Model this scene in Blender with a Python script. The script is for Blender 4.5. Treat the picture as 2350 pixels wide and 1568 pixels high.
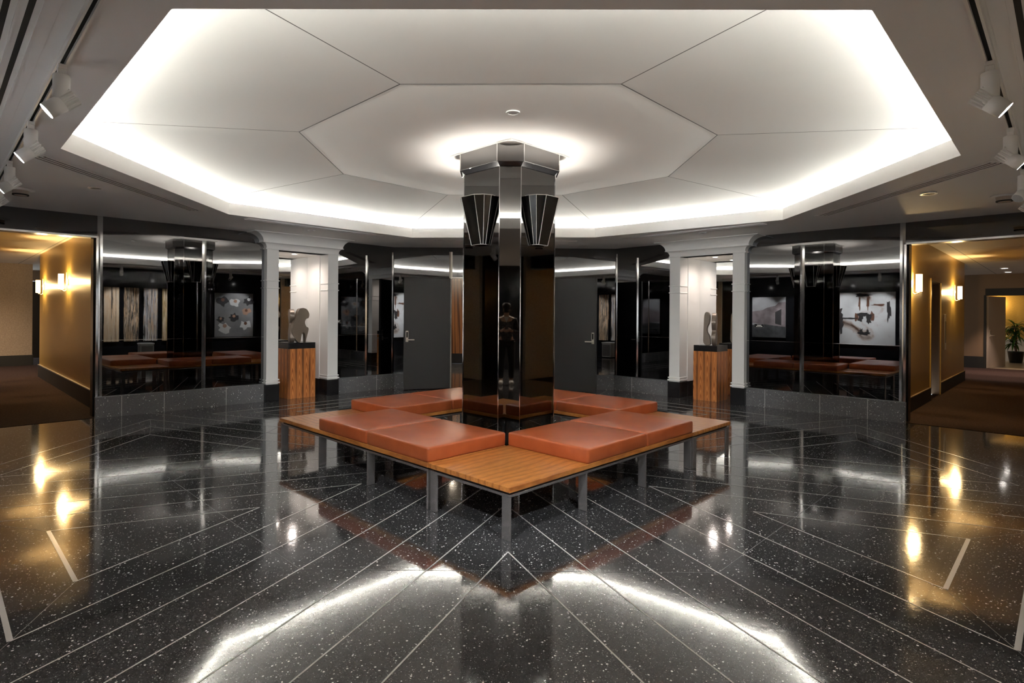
import bpy, bmesh, math, random
from mathutils import Vector, Matrix
S2 = math.sqrt(2); PI = math.pi
sc = bpy.context.scene
for o in list(bpy.data.objects): bpy.data.objects.remove(o)
COL = sc.collection

# ------------------------------------------------------------------ camera, world, exposure
cam = bpy.data.objects.new('camera', bpy.data.cameras.new('camera')); COL.objects.link(cam)
cam.data.sensor_width = 36.0; cam.data.lens = 1308.85 / 2350 * 36.0
cam.data.shift_x = 38.18 / 2350; cam.data.shift_y = -61.31 / 2350
cam.data.clip_start = 0.02; cam.data.clip_end = 200
_yaw, _roll = -0.0034, 0.0072
cam.matrix_world = (Matrix.Translation((-0.1312, -5.6539, 1.37)) @ Matrix.Rotation(-_yaw, 4, 'Z')
                    @ Matrix.Rotation(PI / 2, 4, 'X') @ Matrix.Rotation(_roll, 4, 'Z'))
sc.camera = cam
sc.view_settings.view_transform = 'Standard'; sc.view_settings.look = 'None'
sc.view_settings.gamma = 1.0; sc.view_settings.use_curve_mapping = False
sc.view_settings.exposure = 0.6
sc.cycles.use_denoising = True
sc.cycles.max_bounces = 10; sc.cycles.glossy_bounces = 8; sc.cycles.diffuse_bounces = 5
sc.cycles.sample_clamp_indirect = 20.0
sc.cycles.caustics_reflective = True; sc.cycles.blur_glossy = 0.3
w = bpy.data.worlds.new('world'); sc.world = w; w.use_nodes = True
w.node_tree.nodes['Background'].inputs[0].default_value = (0.80, 0.90, 1.0, 1)
w.node_tree.nodes['Background'].inputs[1].default_value = 1.6

COVE = 210.0        # cove strip strength
LAMPCOL = (1.0, 0.68, 0.30)

# ------------------------------------------------------------------ materials
def newmat(name):
    m = bpy.data.materials.new(name); m.use_nodes = True
    return m, m.node_tree.nodes, m.node_tree.links, m.node_tree.nodes['Principled BSDF']
def pmat(name, col, rough=0.5, metal=0.0, spec=0.5, coat=0.0, coat_rough=0.05, bump=0.0, bscale=60.0, ior=1.5):
    m, n, l, b = newmat(name)
    b.inputs['Base Color'].default_value = (*col, 1); b.inputs['Roughness'].default_value = rough
    b.inputs['Metallic'].default_value = metal; b.inputs['Specular IOR Level'].default_value = spec
    b.inputs['Coat Weight'].default_value = coat; b.inputs['Coat Roughness'].default_value = coat_rough
    b.inputs['IOR'].default_value = ior
    if bump:
        t = n.new('ShaderNodeTexCoord'); x = n.new('ShaderNodeTexNoise'); x.inputs['Scale'].default_value = bscale
        x.inputs['Detail'].default_value = 4
        bp = n.new('ShaderNodeBump'); bp.inputs['Strength'].default_value = bump; bp.inputs['Distance'].default_value = 0.01
        l.new(t.outputs['Object'], x.inputs['Vector']); l.new(x.outputs['Fac'], bp.inputs['Height']); l.new(bp.outputs['Normal'], b.inputs['Normal'])
    return m
def emat(name, col, strength):
    m, n, l, b = newmat(name); n.remove(b)
    e = n.new('ShaderNodeEmission'); e.inputs[0].default_value = (*col, 1); e.inputs[1].default_value = strength
    l.new(e.outputs[0], n['Material Output'].inputs[0]); return m
def noise_mix(m, c1, c2, scale=(1, 1, 1), nscale=8.0, detail=4.0, lo=0.35, hi=0.65, distort=0.0, rot=(0, 0, 0)):
    n, l = m.node_tree.nodes, m.node_tree.links; b = n['Principled BSDF']
    t = n.new('ShaderNodeTexCoord'); mp = n.new('ShaderNodeMapping'); mp.inputs['Scale'].default_value = scale; mp.inputs['Rotation'].default_value = rot
    x = n.new('ShaderNodeTexNoise'); x.inputs['Scale'].default_value = nscale; x.inputs['Detail'].default_value = detail
    x.inputs['Distortion'].default_value = distort
    r = n.new('ShaderNodeValToRGB'); r.color_ramp.elements[0].position = lo; r.color_ramp.elements[1].position = hi
    r.color_ramp.elements[0].color = (*c1, 1); r.color_ramp.elements[1].color = (*c2, 1)
    l.new(t.outputs['Object'], mp.inputs['Vector']); l.new(mp.outputs[0], x.inputs['Vector']); l.new(x.outputs['Fac'], r.inputs[0])
    l.new(r.outputs[0], b.inputs['Base Color']); return r
def terrazzo(name, rough, lift=1.0, coat=0.0, ior=1.5):
    m, n, l, b = newmat(name)
    t = n.new('ShaderNodeTexCoord')
    def chips(scale, thr, size, seed):
        mp = n.new('ShaderNodeMapping'); mp.inputs['Location'].default_value = (seed, seed * 2, seed)
        v = n.new('ShaderNodeTexVoronoi'); v.inputs['Scale'].default_value = scale
        l.new(t.outputs['Object'], mp.inputs[0]); l.new(mp.outputs[0], v.inputs['Vector'])
        s = n.new('ShaderNodeSeparateColor'); l.new(v.outputs['Color'], s.inputs[0])
        a = n.new('ShaderNodeMath'); a.operation = 'GREATER_THAN'; a.inputs[1].default_value = thr; l.new(s.outputs[0], a.inputs[0])
        k = n.new('ShaderNodeMath'); k.operation = 'MULTIPLY'; k.inputs[1].default_value = size; l.new(s.outputs[1], k.inputs[0])
        d = n.new('ShaderNodeMath'); d.operation = 'LESS_THAN'; l.new(v.outputs['Distance'], d.inputs[0]); l.new(k.outputs[0], d.inputs[1])
        o = n.new('ShaderNodeMath'); o.operation = 'MULTIPLY'; l.new(a.outputs[0], o.inputs[0]); l.new(d.outputs[0], o.inputs[1]); return o
    c1 = chips(95, 0.89, 0.50, 3.1); c2 = chips(190, 0.87, 0.5, 7.7); c3 = chips(330, 0.55, 0.75, 1.3)
    x = n.new('ShaderNodeTexNoise'); x.inputs['Scale'].default_value = 3; x.inputs['Detail'].default_value = 6
    l.new(t.outputs['Object'], x.inputs['Vector'])
    base = n.new('ShaderNodeMix'); base.data_type = 'RGBA'
    base.inputs['A'].default_value = (0.018 * lift, 0.018 * lift, 0.019 * lift, 1); base.inputs['B'].default_value = (0.034 * lift, 0.033 * lift, 0.034 * lift, 1)
    l.new(x.outputs['Fac'], base.inputs['Factor']); prev = base.outputs['Result']
    for c, colr, f in ((c3, 0.13, 0.7), (c2, 0.55, 0.9), (c1, 0.95, 1.0)):
        mx = n.new('ShaderNodeMix'); mx.data_type = 'RGBA'; mx.inputs['B'].default_value = (colr, colr, colr * 0.98, 1)
        g = n.new('ShaderNodeMath'); g.operation = 'MULTIPLY'; g.inputs[1].default_value = f; l.new(c.outputs[0], g.inputs[0])
        l.new(g.outputs[0], mx.inputs['Factor']); l.new(prev, mx.inputs['A']); prev = mx.outputs['Result']
    l.new(prev, b.inputs['Base Color'])
    b.inputs['Roughness'].default_value = rough; b.inputs['Coat Weight'].default_value = coat; b.inputs['Coat Roughness'].default_value = rough * 0.6; b.inputs['IOR'].default_value = ior; b.inputs['Coat IOR'].default_value = 1.6
    bn = n.new('ShaderNodeTexNoise'); bn.inputs['Scale'].default_value = 22; bn.inputs['Detail'].default_value = 2
    l.new(t.outputs['Object'], bn.inputs['Vector'])
    bp = n.new('ShaderNodeBump'); bp.inputs['Strength'].default_value = 0.03; bp.inputs['Distance'].default_value = 0.01
    l.new(bn.outputs['Fac'], bp.inputs['Height']); l.new(bp.outputs['Normal'], b.inputs['Normal'])
    return m
def veneer(name, light, mid, dark, streak=14.0, gloss=0.25, horizontal=False):
    m, n, l, b = newmat(name)
    t = n.new('ShaderNodeTexCoord'); mp = n.new('ShaderNodeMapping')
    mp.inputs['Scale'].default_value = (0.35, 1, 1) if horizontal else (1, 1, 0.03)
    l.new(t.outputs['Object'], mp.inputs[0])
    wv = n.new('ShaderNodeTexWave'); wv.wave_type = 'BANDS'; wv.bands_direction = 'DIAGONAL' if not horizontal else 'Y'
    wv.inputs['Scale'].default_value = streak; wv.inputs['Distortion'].default_value = 7.0; wv.inputs['Detail'].default_value = 3; wv.inputs['Detail Scale'].default_value = 1.2
    l.new(mp.outputs[0], wv.inputs['Vector'])
    r = n.new('ShaderNodeValToRGB'); e = r.color_ramp.elements
    e[0].position = 0.0; e[0].color = (*dark, 1); e[1].position = 1.0; e[1].color = (*light, 1)
    k = e.new(0.22); k.color = (*mid, 1)
    l.new(wv.outputs['Fac'], r.inputs[0])
    x = n.new('ShaderNodeTexNoise'); x.inputs['Scale'].default_value = 55; x.inputs['Detail'].default_value = 5
    l.new(mp.outputs[0], x.inputs['Vector'])
    mx = n.new('ShaderNodeMix'); mx.data_type = 'RGBA'; mx.blend_type = 'MULTIPLY'; mx.inputs['Factor'].default_value = 0.5
    l.new(r.outputs[0], mx.inputs['A'])
    r2 = n.new('ShaderNodeValToRGB'); r2.color_ramp.elements[0].position = .35; r2.color_ramp.elements[1].position = .65
    r2.color_ramp.elements[0].color = (.55, .5, .45, 1); r2.color_ramp.elements[1].color = (1, 1, 1, 1)
    l.new(x.outputs['Fac'], r2.inputs[0]); l.new(r2.outputs[0], mx.inputs['B']); l.new(mx.outputs['Result'], b.inputs['Base Color'])
    b.inputs['Roughness'].default_value = gloss; b.inputs['Coat Weight'].default_value = 0.25; b.inputs['Coat Roughness'].default_value = 0.12
    return m
M = {}
M['terrazzo'] = terrazzo('polished_terrazzo', 0.08, 1.8, 0.6, 1.7)
M['terrazzo_base'] = terrazzo('honed_terrazzo', 0.38, 4.0)
M['strip'] = pmat('pale_divider_strip', (0.62, 0.61, 0.58), 0.2)
M['joint'] = pmat('grey_joint', (0.13, 0.13, 0.13), 0.3)
M['blackglass'] = pmat('black_mirror_glass', (0.185, 0.185, 0.188), 0.012, 1.0)
M['colglass'] = pmat('column_mirror_glass', (0.21, 0.205, 0.2), 0.02, 1.0)
M['mirror'] = pmat('silver_mirror', (0.86, 0.86, 0.85), 0.01, 1.0)
M['chrome'] = pmat('polished_chrome', (0.66, 0.66, 0.66), 0.1, 1.0)
M['steel'] = pmat('brushed_steel', (0.36, 0.34, 0.335), 0.22, 0.75)
M['satin'] = pmat('satin_nickel', (0.78, 0.73, 0.64), 0.3, 0.55)
M['black'] = pmat('black_lacquer', (0.012, 0.012, 0.013), 0.22)
M['sconceglass'] = pmat('black_sconce_glass', (0.012, 0.012, 0.012), 0.06, 0.0, 0.6)
M['blackmatte'] = pmat('black_matte', (0.018, 0.018, 0.018), 0.6)
M['ceiling'] = pmat('soffit_paint', (0.90, 0.89, 0.88), 0.8, bump=0.02)
M['dome'] = pmat('dome_paint', (0.80, 0.79, 0.77), 0.85, bump=0.03, bscale=5)
M['white'] = pmat('white_paint', (0.80, 0.79, 0.76), 0.55)
M['whitemetal'] = pmat('white_enamel', (0.84, 0.83, 0.81), 0.35)
M['edging'] = pmat('pale_metal_edging', (0.75, 0.74, 0.72), 0.35, 0.35)
M['dark'] = pmat('dark_slot', (0.02, 0.02, 0.02), 0.8)
M['leather'] = pmat('orange_leather', (0.40, 0.095, 0.028), 0.28, spec=0.5, bump=0.07, bscale=160)
noise_mix(M['leather'], (0.33, 0.070, 0.020), (0.42, 0.098, 0.030), (1, 1, 1), 5, 5)
M['teak'] = veneer('bench_teak', (0.56, 0.225, 0.055), (0.50, 0.19, 0.043), (0.36, 0.12, 0.026), 4.5, 0.28, True)
def cathedral(name, light_, mid, dark, half=.058):
    m, n, l, b = newmat(name); t = n.new('ShaderNodeTexCoord'); sp = n.new('ShaderNodeSeparateXYZ'); l.new(t.outputs['Object'], sp.inputs[0])
    def mt(op, a_, b_=None):
        q = n.new('ShaderNodeMath'); q.operation = op
        for i, v in enumerate((a_, b_)):
            if v is None: continue
            if isinstance(v, (int, float)): q.inputs[i].default_value = v
            else: l.new(v, q.inputs[i])
        return q.outputs[0]
    x = n.new('ShaderNodeTexNoise'); x.inputs['Scale'].default_value = 7; x.inputs['Detail'].default_value = 4; mp = n.new('ShaderNodeMapping'); mp.inputs['Scale'].default_value = (1, 1, .3)
    l.new(t.outputs['Object'], mp.inputs[0]); l.new(mp.outputs[0], x.inputs['Vector'])
    lat = mt('ADD', mt('ADD', sp.outputs[0], sp.outputs[1]), mt('MULTIPLY', x.outputs['Fac'], .03)); xm = mt('DIVIDE', mt('PINGPONG', mt('ADD', lat, 2.0), half), half)
    sq = mt('MULTIPLY', xm, xm); v = mt('ADD', mt('ADD', mt('MULTIPLY', sp.outputs[2], 2.2), mt('MULTIPLY', sq, 2.4)), mt('MULTIPLY', x.outputs['Fac'], 1.4))
    sn = mt('ADD', mt('MULTIPLY', mt('SINE', mt('MULTIPLY', v, 15.0)), .5), .5)
    r = n.new('ShaderNodeValToRGB'); e = r.color_ramp.elements; e[0].color = (*mid, 1); e[1].color = (*light_, 1); l.new(sn, r.inputs[0])
    mr = n.new('ShaderNodeMapRange'); mr.inputs['From Min'].default_value = .62; mr.inputs['From Max'].default_value = 1.0; l.new(mt('ADD', xm, mt('MULTIPLY', mt('SUBTRACT', x.outputs['Fac'], .5), .9)), mr.inputs['Value'])
    mx = n.new('ShaderNodeMix'); mx.data_type = 'RGBA'; mx.inputs['B'].default_value = (*dark, 1); l.new(mt('MULTIPLY', mr.outputs[0], .85), mx.inputs['Factor']); l.new(r.outputs[0], mx.inputs['A'])
    l.new(mx.outputs['Result'], b.inputs['Base Color']); b.inputs['Roughness'].default_value = .3; b.inputs['Coat Weight'].default_value = .2; return m
M['rosewood'] = cathedral('pedestal_rosewood', (0.64, 0.25, 0.075), (0.34, 0.10, 0.025), (0.06, 0.016, 0.008))
M['bronze'] = pmat('sculpture_bronze', (0.20, 0.16, 0.125), 0.36, 0.4, bump=0.05, bscale=20)
M['doorblack'] = pmat('charcoal_door_laminate', (0.042, 0.041, 0.041), 0.4, bump=0.1, bscale=90)
M['carpet'] = pmat('brown_carpet', (0.07, 0.042, 0.033), 0.95, spec=0.1, bump=0.5, bscale=300)
noise_mix(M['carpet'], (0.040, 0.024, 0.019), (0.068, 0.041, 0.034), (1, 1, 1), 40, 5)
M['gold'] = pmat('gold_wallpaper', (0.46, 0.27, 0.075), 0.36, 0.25)
noise_mix(M['gold'], (0.46, 0.30, 0.075), (0.60, 0.40, 0.11), (4, 4, 60), 6, 4)
M['beige'] = pmat('woven_beige_wallpaper', (0.42, 0.33, 0.24), 0.8, bump=0.2, bscale=60)
noise_mix(M['beige'], (0.36, 0.28, 0.20), (0.47, 0.37, 0.27), (1, 1, 1), 45, 4)
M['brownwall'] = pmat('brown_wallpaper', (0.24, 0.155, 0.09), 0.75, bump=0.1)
M['darkwood'] = veneer('dark_wood_panel', (0.20, 0.085, 0.03), (0.14, 0.055, 0.018), (0.05, 0.018, 0.007), 6.0, 0.3)
M['stone'] = pmat('pale_stone_floor', (0.35, 0.29, 0.2), 0.3)
M['doorwhite'] = pmat('pale_door', (0.5, 0.43, 0.36), 0.5)
M['leaf'] = pmat('dark_green_leaf', (0.03, 0.10, 0.02), 0.3)
noise_mix(M['leaf'], (0.02, 0.07, 0.012), (0.05, 0.16, 0.03), (1, 1, 1), 6, 2)
M['bark'] = pmat('trunk', (0.12, 0.08, 0.05), 0.8)
M['shade'] = emat('lit_shade', (1.0, 0.68, 0.33), 4.5)
M['spotface'] = emat('lit_spot_lens', (1.0, 0.97, 0.92), 25.0)
M['downface'] = emat('lit_downlight', (1.0, 0.93, 0.85), 14.0)
M['cove'] = emat('lit_cove_strip', (1.0, 0.985, 0.90), COVE)
M['skin'] = pmat('skin', (0.45, 0.27, 0.19), 0.5)
M['cloth'] = pmat('dark_clothing', (0.03, 0.03, 0.035), 0.85)
noise_mix(M['cloth'], (0.015, 0.015, 0.018), (0.07, 0.07, 0.075), (1, 1, 1), 22, 4)
M['trouser'] = pmat('black_trousers', (0.01, 0.01, 0.012), 0.85)
M['hair'] = pmat('dark_hair', (0.02, 0.014, 0.01), 0.6)
M['whitecloth'] = pmat('white_cloth', (0.75, 0.74, 0.72), 0.8)
m_, n_, l_, b_ = newmat('window_glass'); b_.inputs['Transmission Weight'].default_value = 1; b_.inputs['Roughness'].default_value = 0; b_.inputs['IOR'].default_value = 1.02
M['glass'] = m_
M['grey'] = pmat('grey_plastic', (0.45, 0.45, 0.45), 0.5)
M['greydark'] = pmat('grey_mesh', (0.2, 0.2, 0.2), 0.6)
def barkmat(name, cols, seed):
    m, n, l, b = newmat(name); t = n.new('ShaderNodeTexCoord'); mp = n.new('ShaderNodeMapping')
    mp.inputs['Scale'].default_value = (20, 1, .42); mp.inputs['Location'].default_value = (seed, seed, seed)
    x = n.new('ShaderNodeTexNoise'); x.inputs['Scale'].default_value = 1.5; x.inputs['Detail'].default_value = 5; x.inputs['Roughness'].default_value = .6
    r = n.new('ShaderNodeValToRGB'); r.color_ramp.interpolation = 'CONSTANT'
    while len(r.color_ramp.elements) < len(cols): r.color_ramp.elements.new(0.5)
    for i, c in enumerate(cols):
        r.color_ramp.elements[i].position = 0.0 if i == 0 else 0.32 + 0.36 * i / len(cols); r.color_ramp.elements[i].color = (*c, 1)
    l.new(t.outputs['Object'], mp.inputs[0]); l.new(mp.outputs[0], x.inputs['Vector']); l.new(x.outputs['Fac'], r.inputs[0])
    l.new(r.outputs[0], b.inputs['Base Color']); b.inputs['Roughness'].default_value = .7; return m
W1, W2, W3, W4 = (.62, .50, .36), (.55, .36, .20), (.03, .025, .02), (.62, .60, .58)
M['bark1'] = barkmat('bark_strips_tan', [W3, W2, W1, W2, (.66, .52, .34), W1], 1.0)
M['bark2'] = barkmat('bark_strips_black', [W3, (.02, .02, .02), W2, W3, (.5, .4, .3), W3], 4.0)
M['bark3'] = barkmat('bark_strips_grey', [W3, W4, W2, (.4, .4, .42), W3, W1], 8.0)
M['bark4'] = barkmat('bark_strips_amber', [(.10, .06, .02), W2, W1, (.3, .22, .06), W2, W3], 12.0)
def canvasmat(name, stops, scale, dist, seed, det=6):
    m, n, l, b = newmat(name); t = n.new('ShaderNodeTexCoord'); mp = n.new('ShaderNodeMapping'); mp.inputs['Location'].default_value = (seed, seed, seed)
    x = n.new('ShaderNodeTexNoise'); x.inputs['Scale'].default_value = scale; x.inputs['Detail'].default_value = det; x.inputs['Distortion'].default_value = dist
    r = n.new('ShaderNodeValToRGB')
    while len(r.color_ramp.elements) < len(stops): r.color_ramp.elements.new(0.5)
    for e, (p, c) in zip(r.color_ramp.elements, stops): e.position = p; e.color = (*c, 1)
    l.new(t.outputs['Object'], mp.inputs[0]); l.new(mp.outputs[0], x.inputs['Vector']); l.new(x.outputs['Fac'], r.inputs[0]); l.new(r.outputs[0], b.inputs['Base Color'])
    b.inputs['Roughness'].default_value = .7; return m
M['cv_grey'] = canvasmat('grey_canvas', [(.3, (.16, .155, .15)), (.7, (.30, .29, .28))], 2, 0, 2)
M['cv_white'] = canvasmat('smeared_white_canvas', [(.26, (.10, .05, .03)), (.36, (.55, .46, .40)), (.45, (.72, .71, .70)), (.8, (.80, .80, .80))], 2.2, 1.2, 9)
M['cv_sky'] = canvasmat('painted_grey_sky', [(.3, (.30, .29, .29)), (.7, (.52, .51, .51))], 2, 0, 5)
M['cv_mid'] = canvasmat('painted_mauve_ruins', [(.3, (.16, .12, .12)), (.7, (.30, .25, .25))], 6, 0, 5)
M['cv_dark'] = canvasmat('painted_dark_road', [(.3, (.035, .035, .035)), (.7, (.10, .10, .10))], 6, 0, 5)
M['pt_black'] = pmat('paint_black', (.03, .025, .025), .7); M['pt_white'] = pmat('paint_white', (.7, .68, .65), .7)
M['pt_tan'] = pmat('paint_tan', (.45, .26, .17), .7); M['pt_brown'] = pmat('paint_brown', (.16, .07, .04), .7)
M['hedge'] = canvasmat('hedge_green', [(.35, (.02, .06, .01)), (.65, (.12, .28, .05))], 14, 0, 1)
def tilemat(name, col, size):
    m, n, l, b = newmat(name); t = n.new('ShaderNodeTexCoord'); mp = n.new('ShaderNodeMapping'); mp.inputs['Rotation'].default_value = (0, 0, PI / 4)
    br = n.new('ShaderNodeTexBrick'); br.offset = 0; br.inputs['Scale'].default_value = 1.0; br.inputs['Brick Width'].default_value = size; br.inputs['Row Height'].default_value = size
    br.inputs['Mortar Size'].default_value = .008; br.inputs['Color1'].default_value = (*col, 1); br.inputs['Color2'].default_value = (*col, 1)
    br.inputs['Mortar'].default_value = tuple(c * .35 for c in col) + (1,)
    l.new(t.outputs['Object'], mp.inputs[0]); l.new(mp.outputs[0], br.inputs['Vector']); l.new(br.outputs['Color'], b.inputs['Base Color']); b.inputs['Roughness'].default_value = .8
    return m
M['tiles'] = tilemat('ceiling_tiles', (0.66, 0.58, 0.47), 1.25)

# ------------------------------------------------------------------ mesh helpers
class MB:
    def __init__(s, xf=None): s.v = []; s.f = []; s.mi = []; s.sm = []; s.xf = xf; s.cur = 0; s.smooth = False
    def add(s, vs, fs):
        b = len(s.v)
        for p in vs:
            p = Vector(p); s.v.append(s.xf(p) if s.xf else p)
        for f in fs: s.f.append([i + b for i in f]); s.mi.append(s.cur); s.sm.append(s.smooth)
        return s
    def box(s, x0, x1, y0, y1, z0, z1):
        return s.add([(x0, y0, z0), (x1, y0, z0), (x1, y1, z0), (x0, y1, z0), (x0, y0, z1), (x1, y0, z1), (x1, y1, z1), (x0, y1, z1)],
              [(0, 3, 2, 1), (4, 5, 6, 7), (0, 1, 5, 4), (1, 2, 6, 5), (2, 3, 7, 6), (3, 0, 4, 7)])
    def prism(s, poly, z0, z1):
        n = len(poly); vs = [(p[0], p[1], z0) for p in poly] + [(p[0], p[1], z1) for p in poly]
        return s.add(vs, [tuple(range(n - 1, -1, -1)), tuple(range(n, 2 * n))] + [(i, (i + 1) % n, n + (i + 1) % n, n + i) for i in range(n)])
    def loft(s, rings, closed=True, cap=True):
        n = len(rings[0]); vs = [p for r in rings for p in r]; fs = []
        for k in range(len(rings) - 1):
            for i in range(n if closed else n - 1):
                j = (i + 1) % n; fs.append((k * n + i, k * n + j, (k + 1) * n + j, (k + 1) * n + i))
        if cap and closed: fs += [tuple(range(n - 1, -1, -1)), tuple(range((len(rings) - 1) * n, len(rings) * n))]
        return s.add(vs, fs)
    def lathe(s, prof, c=(0, 0, 0), seg=24):
        return s.loft([[(c[0] + r * math.cos(2 * PI * i / seg), c[1] + r * math.sin(2 * PI * i / seg), c[2] + z) for i in range(seg)] for r, z in prof])
    def tube(s, pts, r, seg=10):
        pts = [Vector(p) for p in pts]; rings = []
        for i, p in enumerate(pts):
            d = (pts[min(i + 1, len(pts) - 1)] - pts[max(i - 1, 0)]).normalized()
            u = d.orthogonal().normalized() if i == 0 else (u - d * u.dot(d)).normalized()
            vv = d.cross(u); rr = r[i] if isinstance(r, (list, tuple)) else r
            rings.append([p + (u * math.cos(2 * PI * k / seg) + vv * math.sin(2 * PI * k / seg)) * rr for k in range(seg)])
        return s.loft(rings)
    def ring(s, c, r0, r1, z0, z1, seg=28):
        P = [(r0, z0), (r1, z0), (r1, z1), (r0, z1)]
        n = len(P); vs = []; fs = []
        for i in range(seg):
            a = 2 * PI * i / seg
            for r, z in P: vs.append((c[0] + r * math.cos(a), c[1] + r * math.sin(a), c[2] + z))
        for i in range(seg):
            for k in range(n): fs.append((i * n + k, ((i + 1) % seg) * n + k, ((i + 1) % seg) * n + (k + 1) % n, i * n + (k + 1) % n))
        return s.add(vs, fs)
    def build(s, name, mats, parent=None, loc=(0, 0, 0), rotz=0.0, bevel=0.0, bseg=2, recalc=True, smooth=None):
        me = bpy.data.meshes.new(name); me.from_pydata(s.v, [], s.f)
        if not isinstance(mats, (list, tuple)): mats = [mats]
        for m in mats: me.materials.append(m)
        for p, i, q in zip(me.polygons, s.mi, s.sm): p.material_index = i; p.use_smooth = q
        if recalc:
            bm = bmesh.new(); bm.from_mesh(me); bmesh.ops.recalc_face_normals(bm, faces=bm.faces)
            bm.to_mesh(me); bm.free()
        o = bpy.data.objects.new(name, me); COL.objects.link(o); o.location = loc; o.rotation_euler = (0, 0, rotz)
        if parent: o.parent = parent
        if bevel:
            b = o.modifiers.new('bevel', 'BEVEL'); b.width = bevel; b.segments = bseg; b.limit_method = 'ANGLE'; b.angle_limit = math.radians(40)
        return o
def tag(o, label, cat, group=None, kind=None):
    o['label'] = label; o['category'] = cat
    if group: o['group'] = group
    if kind: o['kind'] = kind
    return o
def thing(name, label, cat, loc=(0, 0, 0), rotz=0.0, group=None):
    o = bpy.data.objects.new(name, None); COL.objects.link(o); o.location = loc; o.rotation_euler = (0, 0, rotz); o.empty_display_size = .1
    return tag(o, label, cat, group)
def struct(o, label=None):
    o['kind'] = 'structure'
    if label: o['label'] = label
    return o
def copy_tree(o, parent=None):
    c = o.copy(); COL.objects.link(c)
    if parent: c.parent = parent
    for ch in [k for k in o.children]: copy_tree(ch, c)
    return c
def light(kind, name, loc, energy, col, parent=None, rot=(0, 0, 0), **kw):
    d = bpy.data.lights.new(name, kind); d.energy = energy; d.color = col
    for k, v_ in kw.items(): setattr(d, k, v_)
    o = bpy.data.objects.new(name, d); COL.objects.link(o); o.location = loc; o.rotation_euler = rot
    if parent: o.parent = parent
    return o
def aim(o, target):
    d = Vector(target) - o.location; o.rotation_euler = d.to_track_quat('-Z', 'Y').to_euler()

# ------------------------------------------------------------------ layout
SW = 6.98                       # |x|+y of the diagonal black glass walls
ZS, ZI, ZO = 2.61, 2.95, 2.80   # soffit, flat middle of the dome, outer rim of the dome
ZL = 2.76                       # top of the cove lip
ZC, ZH = 2.57, 2.335            # corridor ceilings, underside of the corridor headers
YB = 4.93                       # back wall
def wf(side, s, d=0.0):         # frame on a back diagonal wall: local -Y looks into the room
    n = Vector((-side * 1, -1, 0)) / S2
    return Vector((side * s / S2, SW - s / S2, 0)) + n * d, (-side) * PI / 4
LEFT, RIGHT = -1, 1
def wxf(side):                  # (s, depth into room, z) -> world
    def f(p):
        b, _ = wf(side, p.x, p.y); return Vector((b.x, b.y, p.z))
    return f
def rot8(p): return p

# ------------------------------------------------------------------ floor
REC = [(-1.52, 3.57), (1.41, 3.40), (3.51, 1.65), (3.39, -1.30), (1.37, -3.35), (-1.47, -3.33), (-3.46, -1.33), (-3.52, 1.51)]
f = MB()
OUT = [(-2.6, YB + .6), (2.6, YB + .6), (8.0, 0.2), (7.2, -0.05), (2.05, -4.95), (-2.05, -4.95), (-7.2, -0.05), (-8.0, 0.2)]
f.add([(x, y, 0) for x, y in OUT], [tuple(range(7, -1, -1))])
f.add([(-2.05, -4.95, 0), (2.05, -4.95, 0), (2.05, -9.5, 0), (-2.05, -9.5, 0)], [(0, 3, 2, 1)])
f.cur = 1
def clipseg(a, b):              # keep the part of a segment inside the floor outline
    t0, t1 = 0.0, 1.0; a = Vector(a); b = Vector(b); d = b - a
    for sx, sy, k in ((1, 1, 6.90), (-1, 1, 6.90), (1, -1, 6.9), (-1, -1, 6.9), (0, 1, 4.87)):
        na = sx * a.x + sy * a.y - k; nd = sx * d.x + sy * d.y
        if abs(nd) < 1e-9:
            if na > 0: return None
            continue
        t = -na / nd
        if nd > 0: t1 = min(t1, t)
        else: t0 = max(t0, t)
    return (a + d * t0, a + d * t1) if t1 - t0 > .01 else None
def strip(a, b, wd, z=0.0012):
    c = clipseg(a, b)
    if not c: return
    a, b = c; d = (b - a).normalized(); nn = Vector((-d.y, d.x)) * wd / 2
    f.add([(a.x - nn.x, a.y - nn.y, z), (b.x - nn.x, b.y - nn.y, z), (b.x + nn.x, b.y + nn.y, z), (a.x + nn.x, a.y + nn.y, z)], [(0, 1, 2, 3)])
T8 = math.tan(PI / 8); SP = 0.313; FC = Vector((-.06, .095))
def closer(diag, k): return ({3: 3.58, 2: 3.87, 1: 4.16} if diag else {3: 3.95, 2: 4.21, 1: 4.50})[k]
for k8 in range(8):
    th = PI / 8 + k8 * PI / 4; e = Vector((math.cos(th), math.sin(th))); nn = Vector((-e.y, e.x))
    for k in range(-3, 4):
        u = k * SP; v0 = max(abs(u) / T8, .6); v1 = 12.0
        if k:
            diag = round((th + math.copysign(PI / 8, u)) / (PI / 4)) % 2 == 1; a = closer(diag, abs(k))
            v1 = a * math.cos(PI / 8) + (a * math.sin(PI / 8) - abs(u)) / math.cos(PI / 8) * math.sin(PI / 8)
        strip(FC + e * v0 + nn * u, FC + e * v1 + nn * u, 0.008)
    th = k8 * PI / 4; e = Vector((math.cos(th), math.sin(th))); nn = Vector((-e.y, e.x)); diag = k8 % 2 == 1
    for k in (3, 2, 1):
        a = closer(diag, k); h = (a * math.sin(PI / 8) - k * SP) / math.cos(PI / 8)
        strip(FC + e * a - nn * h, FC + e * a + nn * h, .022 if diag else .009, .0016)
f.cur = 2
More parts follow.
